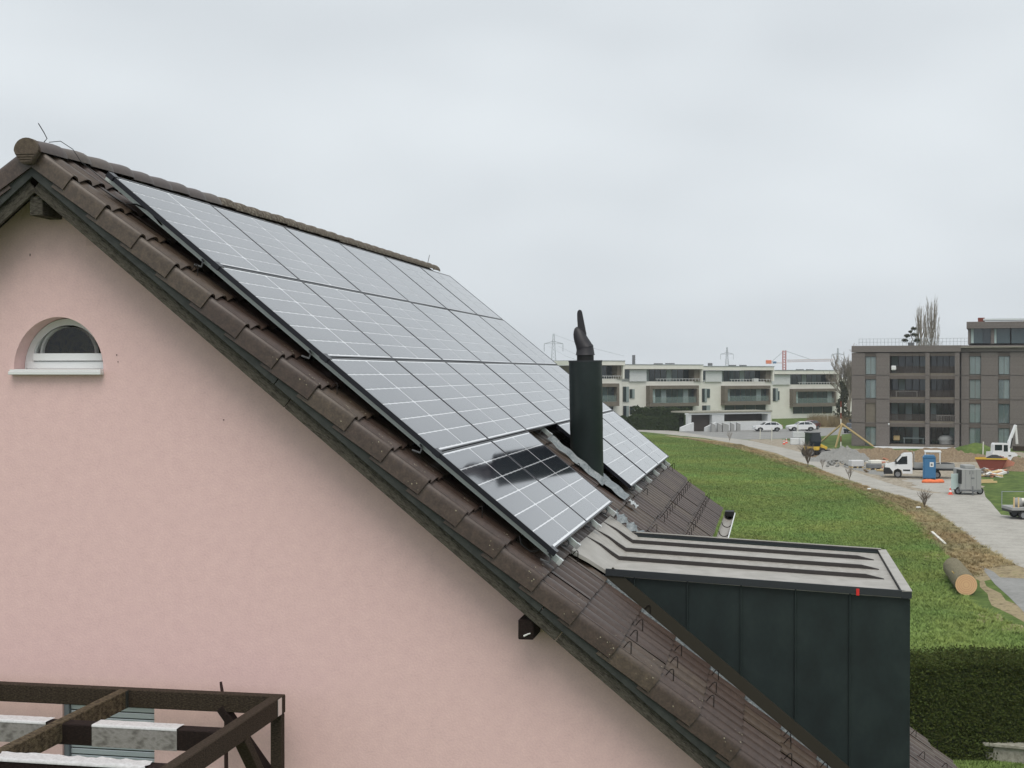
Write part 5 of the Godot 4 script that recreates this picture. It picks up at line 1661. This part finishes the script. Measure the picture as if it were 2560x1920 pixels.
func wheel_x(t: Node3D, x: float, z: float, r: float):
	wheel(t, x, z, r, 0.2)
	# turned so that its axle runs along x
	var n := t.get_child(t.get_child_count() - 1) as Node3D
	n.rotation.y = PI / 2 if false else 0.0
func mound(called: String, u: float, v: float, rx: float, rz: float, h: float, m: Material, seed_: int, rough := 0.25) -> MeshInstance3D:
	var c := gp(u, v)
	var n := FastNoiseLite.new()
	n.seed = seed_
	n.frequency = 0.35
	var s := st(true)
	var N := 30
	var g := func(i, j):
		var x: float = (i / float(N) * 2 - 1)
		var y: float = (j / float(N) * 2 - 1)
		var r := sqrt(x * x + y * y)
		var hh: float = h * pow(max(0.0, 1.0 - r), 0.9) * (1.0 + rough * 1.6 * n.get_noise_2d(x * rx * 2, y * rz * 2)) - 0.03
		return c + right() * x * rx + ahead() * y * rz + Vector3(0, hh, 0)
	for i in N:
		for j in N: q4(s, g.call(i, j), g.call(i, j + 1), g.call(i + 1, j + 1), g.call(i + 1, j))
	return obj(called, s, m)
func mounds():
	var t := mound("gravel_heap", 2102, 1152, 3.9, 2.8, 1.45, M.gravel, 4, 0.6)
	tag(t, "grey gravel heap beside the path on the building site", "heap")
	t = mound("earth_bank", 2190, 1142, 8.0, 5.0, 1.0, M.earth, 9, 0.5)
	tag(t, "brown earth bank behind the pallets", "earth bank")
	t = mound("earth_bank", 2330, 1150, 9.0, 4.0, 1.3, M.earth, 19, 0.5)
	tag(t, "brown earth bank behind the flatbed truck", "earth bank")
	t = mound("earth_bank", 2556, 1174, 3.0, 3.0, 1.2, M.earth, 29, 0.5)
	tag(t, "brown earth heap beside the excavator tracks", "earth bank")
	t = mound("grass_slope", 2440, 1140, 5.0, 5.0, 1.6, M.grass, 39, 0.1)
	tag(t, "green grass slope at the foot of the brown building", "slope")
	# broken concrete
	rng.seed = 90
	var s := st()
	for k in 44:
		var p := gp(rng.randf_range(2062, 2160), rng.randf_range(1147, 1168))
		var w := rng.randf_range(0.15, 0.5)
		bb(s, Transform3D(Basis.from_euler(Vector3(rng.randf(), rng.randf() * 6, rng.randf())), p + Vector3(0, w * 0.25 + 0.05, 0)), Vector3(w, w * 0.5, w * 0.8), 0.03)
	var deb := [M.lath, M.grey_mid, M.white_matt, M.earth, M.skip_pale]
	for q in deb.size():
		var sd := st()
		for k in 14:
			var p := gp(rng.randf_range(2150, 2300), rng.randf_range(1146, 1182)) if k < 8 else gp(rng.randf_range(2436, 2520), rng.randf_range(1178, 1196))
			bb(sd, Transform3D(Basis.from_euler(Vector3(rng.randf() * 0.3, rng.randf() * 6, rng.randf() * 0.3)), p + Vector3(0, 0.12, 0)), Vector3(rng.randf_range(0.3, 1.6), rng.randf_range(0.05, 0.2), rng.randf_range(0.1, 0.35)), 0.01)
		var od := obj("site_debris", sd, deb[q])
		tag(od, ["loose sawn laths strewn over the building site", "loose grey kerb pieces strewn over the building site", "white scraps strewn over the building site", "brown earth clods strewn over the building site", "reddish brick scraps strewn over the building site"][q], "debris")
		od.set_meta("kind", "stuff")
	var o := obj("rubble", s, M.gravel)
	tag(o, "broken concrete lumps strewn before the gravel heap", "rubble")
	o.set_meta("kind", "stuff")
func log_trunk():
	var a := V(8.33, -CY + 0.47, 63.0)
	var b := V(8.45, -CY + 0.47, 68.6)
	var t := thing("felled_log", "thick felled log with a fresh orange cut face lying in the field", "log", a - Vector3(0, 0.47, 0))
	var s := st(true)
	var pts := []
	for k in 13: pts.append(a.lerp(b, k / 12.0) - a + Vector3(0, 0.47, 0))
	var nb := FastNoiseLite.new()
	nb.seed = 71
	nb.frequency = 1.6
	var rows := []
	for k in 25:
		var c0: Vector3 = (a.lerp(b, k / 24.0) - a) + Vector3(0, 0.47, 0)
		var row := []
		for m in 36:
			var an := TAU * m / 36.0
			var rr: float = lerp(0.47, 0.45, k / 24.0) * (1.0 + 0.05 * nb.get_noise_3d(cos(an) * 1.5, sin(an) * 1.5, k * 0.25) + 0.02 * nb.get_noise_3d(cos(an) * 6.0, sin(an) * 6.0, k * 0.7))
			row.append(c0 + Vector3(cos(an), sin(an), 0) * rr)
		rows.append(row)
	for k in 24:
		for m in 36: q4(s, rows[k][m], rows[k + 1][m], rows[k + 1][(m + 1) % 36], rows[k][(m + 1) % 36])
	lp("bark", s, "bark", t)
	s = st()
	var c := Vector3(0, 0.47, 0.004)
	for k in 28: t3(s, c, c + Vector3(cos(TAU * k / 28), sin(TAU * k / 28), 0) * 0.462, c + Vector3(cos(TAU * (k + 1) / 28), sin(TAU * (k + 1) / 28), 0) * 0.462)
	lp("cut_face", s, "cut_wood", t)
	for r in [0.12, 0.22, 0.3, 0.38]:
		s = st()
		lathe(s, [Vector2(r, 0), Vector2(r + 0.012, 0)], 28, Transform3D(Basis(Vector3(1, 0, 0), PI / 2), Vector3(0, 0.47, 0.008)))
		lp("growth_ring", s, "skip_pale", t)
	s = st()
	bb(s, Transform3D(Basis(Vector3(0, 0, 1), 0.7), Vector3(-0.36, 0.78, -1.6)), Vector3(0.02, 0.1, 0.3))
	lp("yellow_mark", s, "yellow", t)
	t = thing("timber_lath", "thin pale lath lying on the dry verge behind the log", "lath", gp(2352, 1352))
	s = st()
	beam(s, gp(2330, 1332) + Vector3(0, 0.06, 0), gp(2363, 1362) + Vector3(0, 0.06, 0), 0.14, 0.08)
	obj("board", s, M.cream, t)
func garden_wall():
	var a := gp(2459, 1900)
	var b := gp(2640, 1918)
	var t := thing("garden_wall", "low rough concrete garden wall with a coping before the hedge", "wall", a)
	var s := st()
	beam(s, a + Vector3(0.05, 0.2, 0), b + Vector3(0, 0.2, 0), 0.3, 0.4, Vector3.UP, 0.015)
	obj("wall_body", s, M.concrete, t)
	s = st()
	beam(s, a + Vector3(-0.02, 0.455, 0), b + Vector3(0, 0.455, 0), 0.46, 0.1, Vector3.UP, 0.02)
	obj("coping", s, M.concrete, t)

# ---------- plants ----------
func branch(s: SurfaceTool, p: Vector3, dir: Vector3, len: float, r: float, depth: int, up: float, n: int, spread: float):
	var q := p + dir * len * 0.5 + Vector3(rng.randf_range(-1, 1), 0, rng.randf_range(-1, 1)) * len * 0.06
	var e := p + dir * len
	tube(s, [p, q, e], r, r * 0.62, 5 if r > 0.03 else 3, false)
	if depth == 0: return
	for k in n:
		var t := rng.randf_range(0.35, 1.0) if k > 0 else 1.0
		var d2 := (dir + Vector3(rng.randfn() * spread, rng.randf_range(-0.1, 0.3) + up, rng.randfn() * spread)).normalized()
		branch(s, p.lerp(e, t), d2, len * rng.randf_range(0.5, 0.78), r * lerp(0.68, 0.5, t if k > 0 else 0.0), depth - 1, up, n, spread)
func bare_tree(called: String, label: String, category: String, pos: Vector3, h: float, r: float, depth: int, stems: int, up: float, spread: float, seed_: int, m: String, group := ""):
	rng.seed = seed_
	var t := thing(called, label, category, pos, group)
	var s := st()
	tube(s, [Vector3(0, -0.1, 0), Vector3(0, h * 0.12, 0)], r * 1.2, r, 6, false)
	lp("trunk", s, m, t)
	s = st()
	for k in stems:
		var a := TAU * k / stems + rng.randf()
		branch(s, Vector3(0, h * 0.1, 0), Vector3(cos(a) * spread * 0.6, 1.0, sin(a) * spread * 0.6).normalized(), h * 0.36, r * 0.8, depth, up, 4, spread)
	lp("crown", s, m, t)
func poplar(label: String, pos: Vector3, h: float, wide: float, seed_: int):
	rng.seed = seed_
	var t := thing("poplar_tree", label, "tree", pos)
	var s := st()
	tube(s, [Vector3(0, -0.1, 0), Vector3(0.1, h * 0.5, 0), Vector3(0, h * 0.97, 0.1)], 0.3, 0.04, 6, false)
	lp("trunk", s, "twig_pale", t)
	s = st()
	for k in 70:
		var y0 := h * rng.randf_range(0.08, 0.8)
		var a := rng.randf() * TAU
		var o := Vector3(cos(a), 0, sin(a))
		var reach := wide * (1.15 - y0 / h) * rng.randf_range(0.5, 1.0)
		var len: float = min(h * rng.randf_range(0.2, 0.42), h * rng.randf_range(0.9, 1.0) - y0)
		var p0 := Vector3(0, y0, 0)
		var p1 := p0 + o * reach * 0.7 + Vector3(0, len * 0.3, 0)
		var p2 := p0 + o * reach + Vector3(0, len, 0)
		tube(s, [p0, p1, p2], 0.07, 0.02, 4, false)
		for j in 8:
			var f := rng.randf_range(0.2, 1.0)
			var b := p0.lerp(p1, f * 2.0) if f < 0.5 else p1.lerp(p2, f * 2.0 - 1.0)
			var a2 := a + rng.randfn() * 0.8
			tube(s, [b, b + Vector3(cos(a2) * 0.35, rng.randf_range(0.6, 1.5), sin(a2) * 0.35)], 0.025, 0.01, 3, false)
	lp("crown", s, "twig_pale", t)
func hedge(called: String, label: String, a: Vector3, b: Vector3, depth: float, h: float, leaf: float, count: int, m: String, seed_: int, wavy := 0.1):
	rng.seed = seed_
	var t := thing(called, label, "hedge", (a + b) / 2.0)
	var e := (b - a).normalized()
	var n := Vector3(-e.z, 0, e.x)
	var L := a.distance_to(b)
	var s := st()
	beam(s, a + Vector3(0, h * 0.46, 0), b + Vector3(0, h * 0.46, 0), depth * 0.8, h * 0.9, Vector3.UP, 0.1)
	obj("twig_core", s, M.leaf_dark, t)
	var ns := FastNoiseLite.new()
	ns.seed = seed_
	ns.frequency = 0.25
	var xf := []
	var tints := []
	for k in count:
		var x := rng.randf() * L
		var bump := 1.0 + wavy * ns.get_noise_2d(x * 2.0, 5.0)
		var p: Vector3
		var w := rng.randf()
		var fr := depth / (depth + 2.0 * h)
		if w < fr * 1.4: p = a + e * x + n * rng.randf_range(-0.5, 0.5) * depth + Vector3(0, h * bump - rng.randf() * 0.12 + pow(rng.randf(), 8.0) * 0.22, 0)
		else:
			var sd := 1.0 if rng.randf() < 0.5 else -1.0
			p = a + e * x + n * sd * (depth * 0.5 - rng.randf() * 0.14 + 0.1 * ns.get_noise_2d(x * 4.0, k * 0.001)) + Vector3(0, rng.randf() * h * bump, 0)
		xf.append(Transform3D(Basis.from_euler(Vector3(rng.randf() * TAU, rng.randf() * TAU, rng.randf() * TAU)).scaled(Vector3.ONE * leaf * rng.randf_range(0.6, 1.3)), p))
		var c := rng.randf_range(0.55, 1.15) * (1.0 + 0.25 * ns.get_noise_2d(x * 3.0, p.y * 3.0))
		tints.append(Color(c * rng.randf_range(0.9, 1.15), c, c * 0.9))
	bake("foliage", leaf_mesh(), M[m], xf, t, tints)
func plants():
	hedge("clipped_hedge", "tall clipped dark green hedge between the garden and the field", gp(2150, 1884), gp(2720, 1888), 1.5, 2.45, 0.065, 90000, "leaf_hedge", 15, 0.05)
	hedge("garden_hedge", "dark green lower hedge along the path before the cream blocks", gp(1550, 1073), gp(1702, 1076.5), 2.2, 2.1, 0.3, 7000, "leaf_dark", 16, 0.35)
	hedge("garden_hedge", "dark green upper hedge under the cream balconies", gp(1585, 1069), gp(1717, 1072), 2.4, 3.3, 0.3, 7000, "leaf_dark", 17, 0.25)
	poplar("tall bare poplar rising behind the brown building", gp(2328, 1062), 23.5, 2.6, 21)
	poplar("shorter bare poplar beside the tall one behind the brown building", gp(2302, 1064), 22.0, 1.9, 22)
	bare_tree("bare_tree", "bare spreading tree standing between the cream and brown buildings", "tree", gp(2122, 1050), 15.0, 0.3, 4, 5, 0.25, 0.4, 23, "twig_pale")
	bare_tree("bare_shrub", "dense bare roadside shrub before the yellow loader", "shrub", gp(2020, 1168), 3.2, 0.04, 2, 14, 0.15, 0.55, 24, "twig")
	bare_tree("bare_shrub", "small bare shrub on the verge below the pallets", "shrub", gp(2124, 1202), 1.6, 0.018, 2, 7, 0.15, 0.55, 25, "twig")
	bare_tree("bare_shrub", "multi stemmed bare shrub at the bend of the road", "shrub", gp(2311, 1270), 1.7, 0.03, 2, 9, 0.15, 0.6, 26, "twig")
	bare_tree("bare_shrub", "thin bare shrub at the far end of the path by the car park", "shrub", gp(1824, 1104), 1.8, 0.02, 2, 7, 0.15, 0.5, 27, "twig_pale")
	bare_tree("bare_shrub", "small bare shrub beside the dense one along the path", "shrub", gp(2056, 1172), 1.4, 0.018, 2, 6, 0.15, 0.5, 28, "twig")
	rng.seed = 51
	# brown planted bank by the garage end
	var xf := []
	var tints := []
	var bush := blade_mesh(26, 8, 1.3, 0.5)
	for k in 500:
		var p := gp(rng.randf_range(2020, 2130), rng.randf_range(1056, 1068))
		xf.append(Transform3D(Basis(Vector3.UP, rng.randf() * TAU).scaled(Vector3.ONE * rng.randf_range(0.6, 1.7)), p))
		var v := rng.randf_range(0.5, 1.0)
		tints.append(Color(v, v * 0.95, v * 0.85))
	var o := multi("bank_planting", bush, M.straw, xf, null, tints)
	tag(o, "brown winter planting on the bank beside the garage", "planting")
	o.set_meta("kind", "stuff")
	# conifer before the cream block
	var t := thing("conifer_tree", "dark narrow conifer between the cream blocks and the brown building", "tree", gp(2107, 1064))
	var s := st()
	tube(s, [Vector3(0, 0, 0), Vector3(0.1, 3, 0), Vector3(0, 7.6, 0)], 0.14, 0.04, 5)
	lp("trunk", s, "twig", t)
	xf = []
	tints = []
	for k in 900:
		var y := rng.randf_range(0.9, 8.0)
		var rr := (1.9 if y < 2.6 else lerpf(1.15, 0.35, (y - 2.6) / 5.4)) * pow(rng.randf(), 0.6)
		var a := rng.randf() * TAU
		xf.append(Transform3D(Basis.from_euler(Vector3(rng.randf() * TAU, rng.randf() * TAU, 0)).scaled(Vector3.ONE * 0.42), t.position + Vector3(cos(a) * rr + 0.3 * sin(y * 1.3), y, sin(a) * rr)))
		var v := rng.randf_range(0.45, 1.0)
		tints.append(Color(v, v, v))
	bake("crown", leaf_mesh(), M.conifer, xf, t, tints)
	grass()
func grass():
	var field := PackedVector2Array()
	for p in [[1540, 1080], [1700, 1096], [1850, 1124], [2000, 1168], [2140, 1220], [2240, 1262], [2300, 1310], [2345, 1360], [2380, 1410], [2400, 1470], [2430, 1510], [2600, 1590], [2600, 1625], [2240, 1625], [2240, 1420], [1790, 1400], [1620, 1180]]:
		var w := gp(p[0], p[1])
		field.append(Vector2(w.x, w.z))
	var verge := PackedVector2Array()
	for p in [[1700, 1094], [1850, 1112], [1999, 1157], [2081, 1187], [2182, 1222], [2304, 1258], [2383, 1312], [2447, 1360], [2540, 1412], [2470, 1420], [2440, 1445], [2420, 1420], [2345, 1375], [2270, 1295], [2140, 1230], [2000, 1178], [1850, 1126]]:
		var w := gp(p[0], p[1])
		verge.append(Vector2(w.x, w.z))
	var yard := PackedVector2Array()
	for p in [[2300, 1883], [2600, 1883], [2600, 1960], [2250, 1960]]:
		var w := gp(p[0], p[1])
		yard.append(Vector2(w.x, w.z))
	var ns := FastNoiseLite.new()
	ns.seed = 4
	ns.frequency = 0.06
	rng.seed = 99
	for e in [["field_grass", "short green meadow grass covering the field", field, 110000, "blade", blade_mesh(9, 3, 0.13, 0.16)], ["dry_grass", "straw coloured dry grass along the road verge", verge, 22000, "straw", blade_mesh(9, 6, 0.13, 0.2)], ["yard_grass", "short grass of the garden below the hedge", yard, 5000, "blade", blade_mesh(9, 4, 0.08, 0.1)]]:
		var lo := Vector2(1e9, 1e9)
		var hi := -lo
		for p in e[2]:
			lo = lo.min(p); hi = hi.max(p)
		var xf := []
		var tints := []
		var tries := 0
		while xf.size() < e[3] and tries < e[3] * 8:
			tries += 1
			var p := Vector2(rng.randf_range(lo.x, hi.x), rng.randf_range(lo.y, hi.y))
			if not Geometry2D.is_point_in_polygon(p, e[2]): continue
			xf.append(Transform3D(Basis(Vector3.UP, rng.randf() * TAU).scaled(Vector3.ONE * rng.randf_range(0.6, 1.4)), Vector3(p.x, 0.0, p.y)))
			var c := rng.randf_range(0.82, 1.12) * (1.0 + 0.3 * ns.get_noise_2d(p.x, p.y))
			tints.append(Color(c * (1.0 + 0.25 * ns.get_noise_2d(p.x * 2.0 + 90.0, p.y * 2.0)), c, c * 0.85))
		var o := multi(e[0], e[5], M[e[4]], xf, null, tints)
		tag(o, e[1], "grass")
		o.set_meta("kind", "stuff")

# ---------- skyline ----------
func pylon(u: float, top: float, dist: float, label: String):
	var p := cd(u, 930, dist)
	var h := (930.0 - top) / F * dist + CY
	var t := thing("power_pylon", label, "pylon", Vector3(p.x, 0, p.z), "power pylons on the skyline")
	var s := st()
	var e := right()
	var w := func(y): return lerp(h * 0.075, h * 0.012, clampf(y / (h * 0.97), 0, 1))
	for sx in [-1, 1]:
		for sz in [-1, 1]: beam(s, e * sx * w.call(0) + ahead() * sz * w.call(0), e * sx * w.call(h) + ahead() * sz * w.call(h) + Vector3(0, h, 0), 0.24, 0.24)
	for k in 14:
		var y0: float = h * k / 14.0
		var y1: float = h * (k + 1) / 14.0
		for sz in [-1, 1]:
			beam(s, -e * w.call(y0) + ahead() * sz * w.call(y0) + Vector3(0, y0, 0), e * w.call(y1) + ahead() * sz * w.call(y1) + Vector3(0, y1, 0), 0.13, 0.13)
			beam(s, e * w.call(y0) + ahead() * sz * w.call(y0) + Vector3(0, y0, 0), -e * w.call(y1) + ahead() * sz * w.call(y1) + Vector3(0, y1, 0), 0.13, 0.13)
	lp("mast", s, "steel", t)
	var aw := h * 0.185
	var ay := h * 0.8
	for sx in [-1, 1]:
		s = st()
		beam(s, Vector3(0, ay + h * 0.05, 0), e * sx * aw + Vector3(0, ay, 0), 0.4, 0.4)
		beam(s, Vector3(0, ay, 0), e * sx * aw + Vector3(0, ay, 0), 0.3, 0.3)
		lp("cross_arm", s, "steel", t)
		s = st()
		beam(s, e * sx * aw + Vector3(0, ay, 0), e * sx * aw + Vector3(0, ay - h * 0.15, 0), 0.35, 0.35)
		lp("insulator", s, "steel", t)
func skyline():
	pylon(1384, 834, 1100, "lattice power pylon rising behind the solar roof edge")
	pylon(1817.5, 868, 1350, "lattice power pylon above the cream block with the balcony cabinet")
	pylon(2094.5, 870, 1400, "faint lattice power pylon behind the crane jib end")
	# tower crane
	var dist := 900.0
	var c := func(x, y): return cd(1760 + x / 5.53, 860 + y / 5.53, dist)
	var b: Vector3 = c.call(1110, 345)
	var t := thing("tower_crane", "red and white tower crane far behind the cream blocks", "crane", Vector3(b.x, 0, b.z))
	var s := st()
	var lattice := func(ss, p0, p1, w, n, th):
		var d: Vector3 = (p1 - p0).normalized()
		var v: Vector3 = (Vector3.UP if abs(d.y) < 0.9 else right()) * w
		var a2: Vector3 = ahead() * w
		for q in [v, -v]:
			for z in [a2, -a2]: beam(ss, p0 + q + z, p1 + q + z, th, th)
		for k in n:
			var f0: Vector3 = p0.lerp(p1, float(k) / n)
			var f1: Vector3 = p0.lerp(p1, float(k + 1) / n)
			beam(ss, f0 + v, f1 - v, th * 0.8, th * 0.8)
			beam(ss, f0 - v, f1 + v, th * 0.8, th * 0.8)
	lattice.call(s, Vector3(b.x, 0, b.z), c.call(1110, 90), 1.0, 14, 0.34)
	obj("mast", s, M.crane_red, t)
	s = st()
	lattice.call(s, c.call(1150, 235), c.call(1790, 222), 0.7, 22, 0.3)
	obj("jib", s, M.crane_white, t)
	s = st()
	beam(s, c.call(1090, 262), c.call(900, 262), 1.0, 0.6)
	obj("counter_jib", s, M.crane_white, t)
	s = st()
	bb(s, Transform3D(Basis(Vector3.UP, YAW), c.call(893, 248)), Vector3(3.4, 2.4, 2.0), 0.1)
	obj("counterweight", s, M.orange, t)
	s = st()
	bb(s, Transform3D(Basis(Vector3.UP, YAW), c.call(975, 255)), Vector3(2.2, 1.4, 1.6), 0.1)
	obj("winch", s, M.blue_plastic, t)
	for e in [[1110, 90, 1500, 222], [1110, 90, 930, 250]]:
		s = st()
		beam(s, c.call(e[0], e[1]), c.call(e[2], e[3]), 0.22, 0.22)
		obj("stay", s, M.steel, t)
	# wires
	for e in [[1372, 866, 1460, 906], [1396, 866, 1520, 912], [1384, 836, 1560, 890]]:
		s = st()
		var p0 := cd(e[0], e[1], 1100)
		var p1 := cd(e[2], e[3], 1000)
		tube(s, [p0, p0.lerp(p1, 0.5) - Vector3(0, 1.5, 0), p1], 0.12, 0.12, 3, false)
		tag(obj("power_line", s, M.steel), {1372: "lower power line hanging from the near arm of the pylon behind the roof", 1396: "power line from the far arm of the pylon, passing the chimney", 1384: "topmost power line from the tip of the pylon behind the roof"}[e[0]], "power line", "power lines")

# ---------- ground ----------
func lands():
	var m := PackedVector2Array([Vector2(-1500, 60), Vector2(1500, 60), Vector2(1500, -1700), Vector2(-1500, -1700)])
	sheet("ground", m, 0.0, M.grass)
	ground("dry_verge", ragged([[1640, 1086], [1760, 1097], [1832, 1106], [1941, 1131], [1999, 1155], [2081, 1186], [2182, 1221], [2257, 1239], [2304, 1257], [2346, 1283], [2383, 1310], [2447, 1358], [2536, 1411], [2610, 1440], [2610, 1470], [2500, 1446], [2462, 1452], [2520, 1500], [2600, 1540], [2600, 1575], [2470, 1500], [2430, 1440], [2380, 1400], [2330, 1352], [2290, 1310], [2230, 1268], [2140, 1228], [2040, 1190], [1960, 1158], [1860, 1124], [1760, 1104]], 0.5), 0.004, M.dry)
	ground("building_site", ragged([[1868, 1099], [1960, 1098], [2010, 1112], [2030, 1122], [2150, 1122], [2300, 1124], [2440, 1126], [2560, 1130], [2620, 1160], [2440, 1190], [2450, 1215], [2440, 1240], [2330, 1236], [2240, 1217], [2119, 1176], [2019, 1143], [1917, 1113]], 0.6), 0.006, M.dirt)
	ground("car_park", [[1690, 1079], [2120, 1068], [2150, 1082], [2060, 1090], [1990, 1096], [1868, 1099], [1780, 1094], [1700, 1090]], 0.008, M.asphalt)
	ground("road", [[1500, 1063], [1596, 1069], [1690, 1078], [1780, 1092], [1868, 1100], [1917, 1111], [1977, 1124], [2042, 1142], [2119, 1173], [2182, 1195], [2240, 1214], [2284, 1226], [2330, 1233], [2400, 1234], [2440, 1214], [2458, 1222], [2464, 1243], [2477, 1256], [2490, 1272], [2503, 1287], [2560, 1294], [2700, 1310], [2700, 1480], [2560, 1420], [2536, 1411], [2447, 1359], [2383, 1310], [2346, 1284], [2324, 1269], [2304, 1258], [2257, 1240], [2226, 1235], [2182, 1222], [2139, 1206], [2081, 1187], [2031, 1163], [1999, 1157], [1941, 1133], [1887, 1120], [1832, 1108], [1760, 1095], [1707, 1090], [1612, 1080], [1500, 1073]], 0.012, M.road)
	ground("side_path", [[2446, 1412], [2484, 1430], [2500, 1444], [2560, 1447], [2700, 1460], [2700, 1640], [2560, 1531], [2522, 1492], [2488, 1462], [2462, 1430]], 0.014, M.asphalt)
	ground("planted_bank", ragged([[2024, 1052], [2140, 1050], [2150, 1074], [2060, 1076], [2030, 1070]], 0.4), 0.007, M.dry)
	ground("grass_strip", ragged([[2150, 1121], [2430, 1122], [2412, 1132], [2180, 1131]], 0.3), 0.016, M.grass)
	ground("gravel_patch", ragged([[2262, 1196], [2330, 1202], [2400, 1196], [2436, 1206], [2420, 1226], [2360, 1232], [2300, 1222]], 0.7), 0.009, M.road)
	ground("gravel_patch", ragged([[2090, 1162], [2160, 1166], [2230, 1180], [2210, 1192], [2140, 1178]], 0.6), 0.010, M.gravel)
	for e in [[2290, 1322, 18, 7], [2330, 1390, 26, 12], [2470, 1545, 36, 12], [2530, 1572, 30, 12], [2250, 1300, 16, 5], [2120, 1236, 14, 3], [2380, 1440, 20, 9]]:
		var ring := []
		for k in 9: ring.append([e[0] + e[2] * cos(TAU * k / 9.0) * (1.0 + 0.3 * sin(k * 2.7)), e[1] + e[3] * sin(TAU * k / 9.0)])
		ground("worn_patch", ragged(ring, 0.7), 0.005, M.dry)
	ground("terrace", [[2182, 1116], [2420, 1114], [2408, 1122], [2196, 1122]], 0.02, M.white_wall)
func ragged(px: Array, amp: float) -> Array:
	var out := []
	rng.seed = px.size() * 31
	for i in px.size():
		var a: Array = px[i]
		var b: Array = px[(i + 1) % px.size()]
		var wa := gp(a[0], a[1])
		var wb := gp(b[0], b[1])
		var n := clampi(int(wa.distance_to(wb) / 1.6), 1, 30)
		for k in n:
			var t := float(k) / n
			var jit := amp * clampf(wa.distance_to(wb) / 10.0, 0.2, 1.0)
			# move the corner on the ground, then hand it back as the pixel that looks at it
			var w := wa.lerp(wb, t) + Vector3(rng.randf_range(-1, 1), 0, rng.randf_range(-1, 1)) * jit
			out.append(px_of(w))
	return out
func px_of(p: Vector3) -> Array:
	var X := p.x
	var Y := p.y - CY
	var D := -p.z
	var xr := cos(YAW) * X + sin(YAW) * D
	var d := -sin(YAW) * X + cos(YAW) * D
	var yu := cos(PIT) * Y + sin(PIT) * d
	var dd := cos(PIT) * d - sin(PIT) * Y
	return [1280.0 + F * xr / dd, 960.0 - F * yu / dd]

func sky_texture() -> ImageTexture:
	var w := 512
	var h := 256
	var im := Image.create(w, h, false, Image.FORMAT_RGBF)
	var n := FastNoiseLite.new()
	n.seed = 6
	n.frequency = 2.6
	n.fractal_octaves = 4
	for y in h:
		var el := PI / 2 - PI * (y + 0.5) / h
		for x in w:
			var az := TAU * (x + 0.5) / w
			var dir := Vector3(cos(el) * cos(az), sin(el), cos(el) * sin(az))
			var v := n.get_noise_3d(dir.x, dir.y * 3.5, dir.z)
			var up := clampf(sin(el), 0.0, 1.0)
			var c := Color(0.588, 0.629, 0.662).lerp(Color(0.675, 0.718, 0.752), up)
			var k := 1.0 + 0.16 * v
			im.set_pixel(x, y, Color(c.r * k, c.g * (k * 0.97 + 0.03), c.b * (k * 0.9 + 0.1)))
	return ImageTexture.create_from_image(im)

func _ready():
	# camera
	var cam := Camera3D.new()
	cam.name = "camera"
	add_child(cam)
	cam.position = Vector3(0, CY, 0)
	cam.rotation = Vector3(-PIT, YAW, 0)
	cam.fov = rad_to_deg(2.0 * atan(960.0 / F))
	cam.near = 0.1
	cam.far = 5000.0
	cam.current = true
	# sky and light: a bright overcast day
	var e := Environment.new()
	e.background_mode = Environment.BG_SKY
	var sk := Sky.new()
	var pm := PanoramaSkyMaterial.new()
	pm.panorama = sky_texture()
	sk.sky_material = pm
	e.sky = sk
	e.background_energy_multiplier = 1.0
	e.tonemap_mode = Environment.TONE_MAPPER_LINEAR
	e.tonemap_exposure = 1.19
	e.fog_enabled = true
	e.fog_density = 0.00024
	e.fog_light_color = Color(0.93, 0.95, 0.97)
	e.sdfgi_enabled = true
	e.ssao_enabled = true
	e.ssil_enabled = true
	var we := WorldEnvironment.new()
	we.name = "world_environment"
	we.environment = e
	add_child(we)
	var sun := DirectionalLight3D.new()
	sun.name = "sun"
	sun.light_energy = 0.5
	sun.light_angular_distance = 40.0
	sun.light_color = Color(1.0, 0.97, 0.93)
	sun.shadow_enabled = true
	add_child(sun)
	sun.look_at_from_position(Vector3(2, 14, 8.5), Vector3.ZERO)
	materials()
	lands()
	house()
	panels()
	pergola()
	far_blocks()
	brown_building()
	site()
	plants()
	skyline()
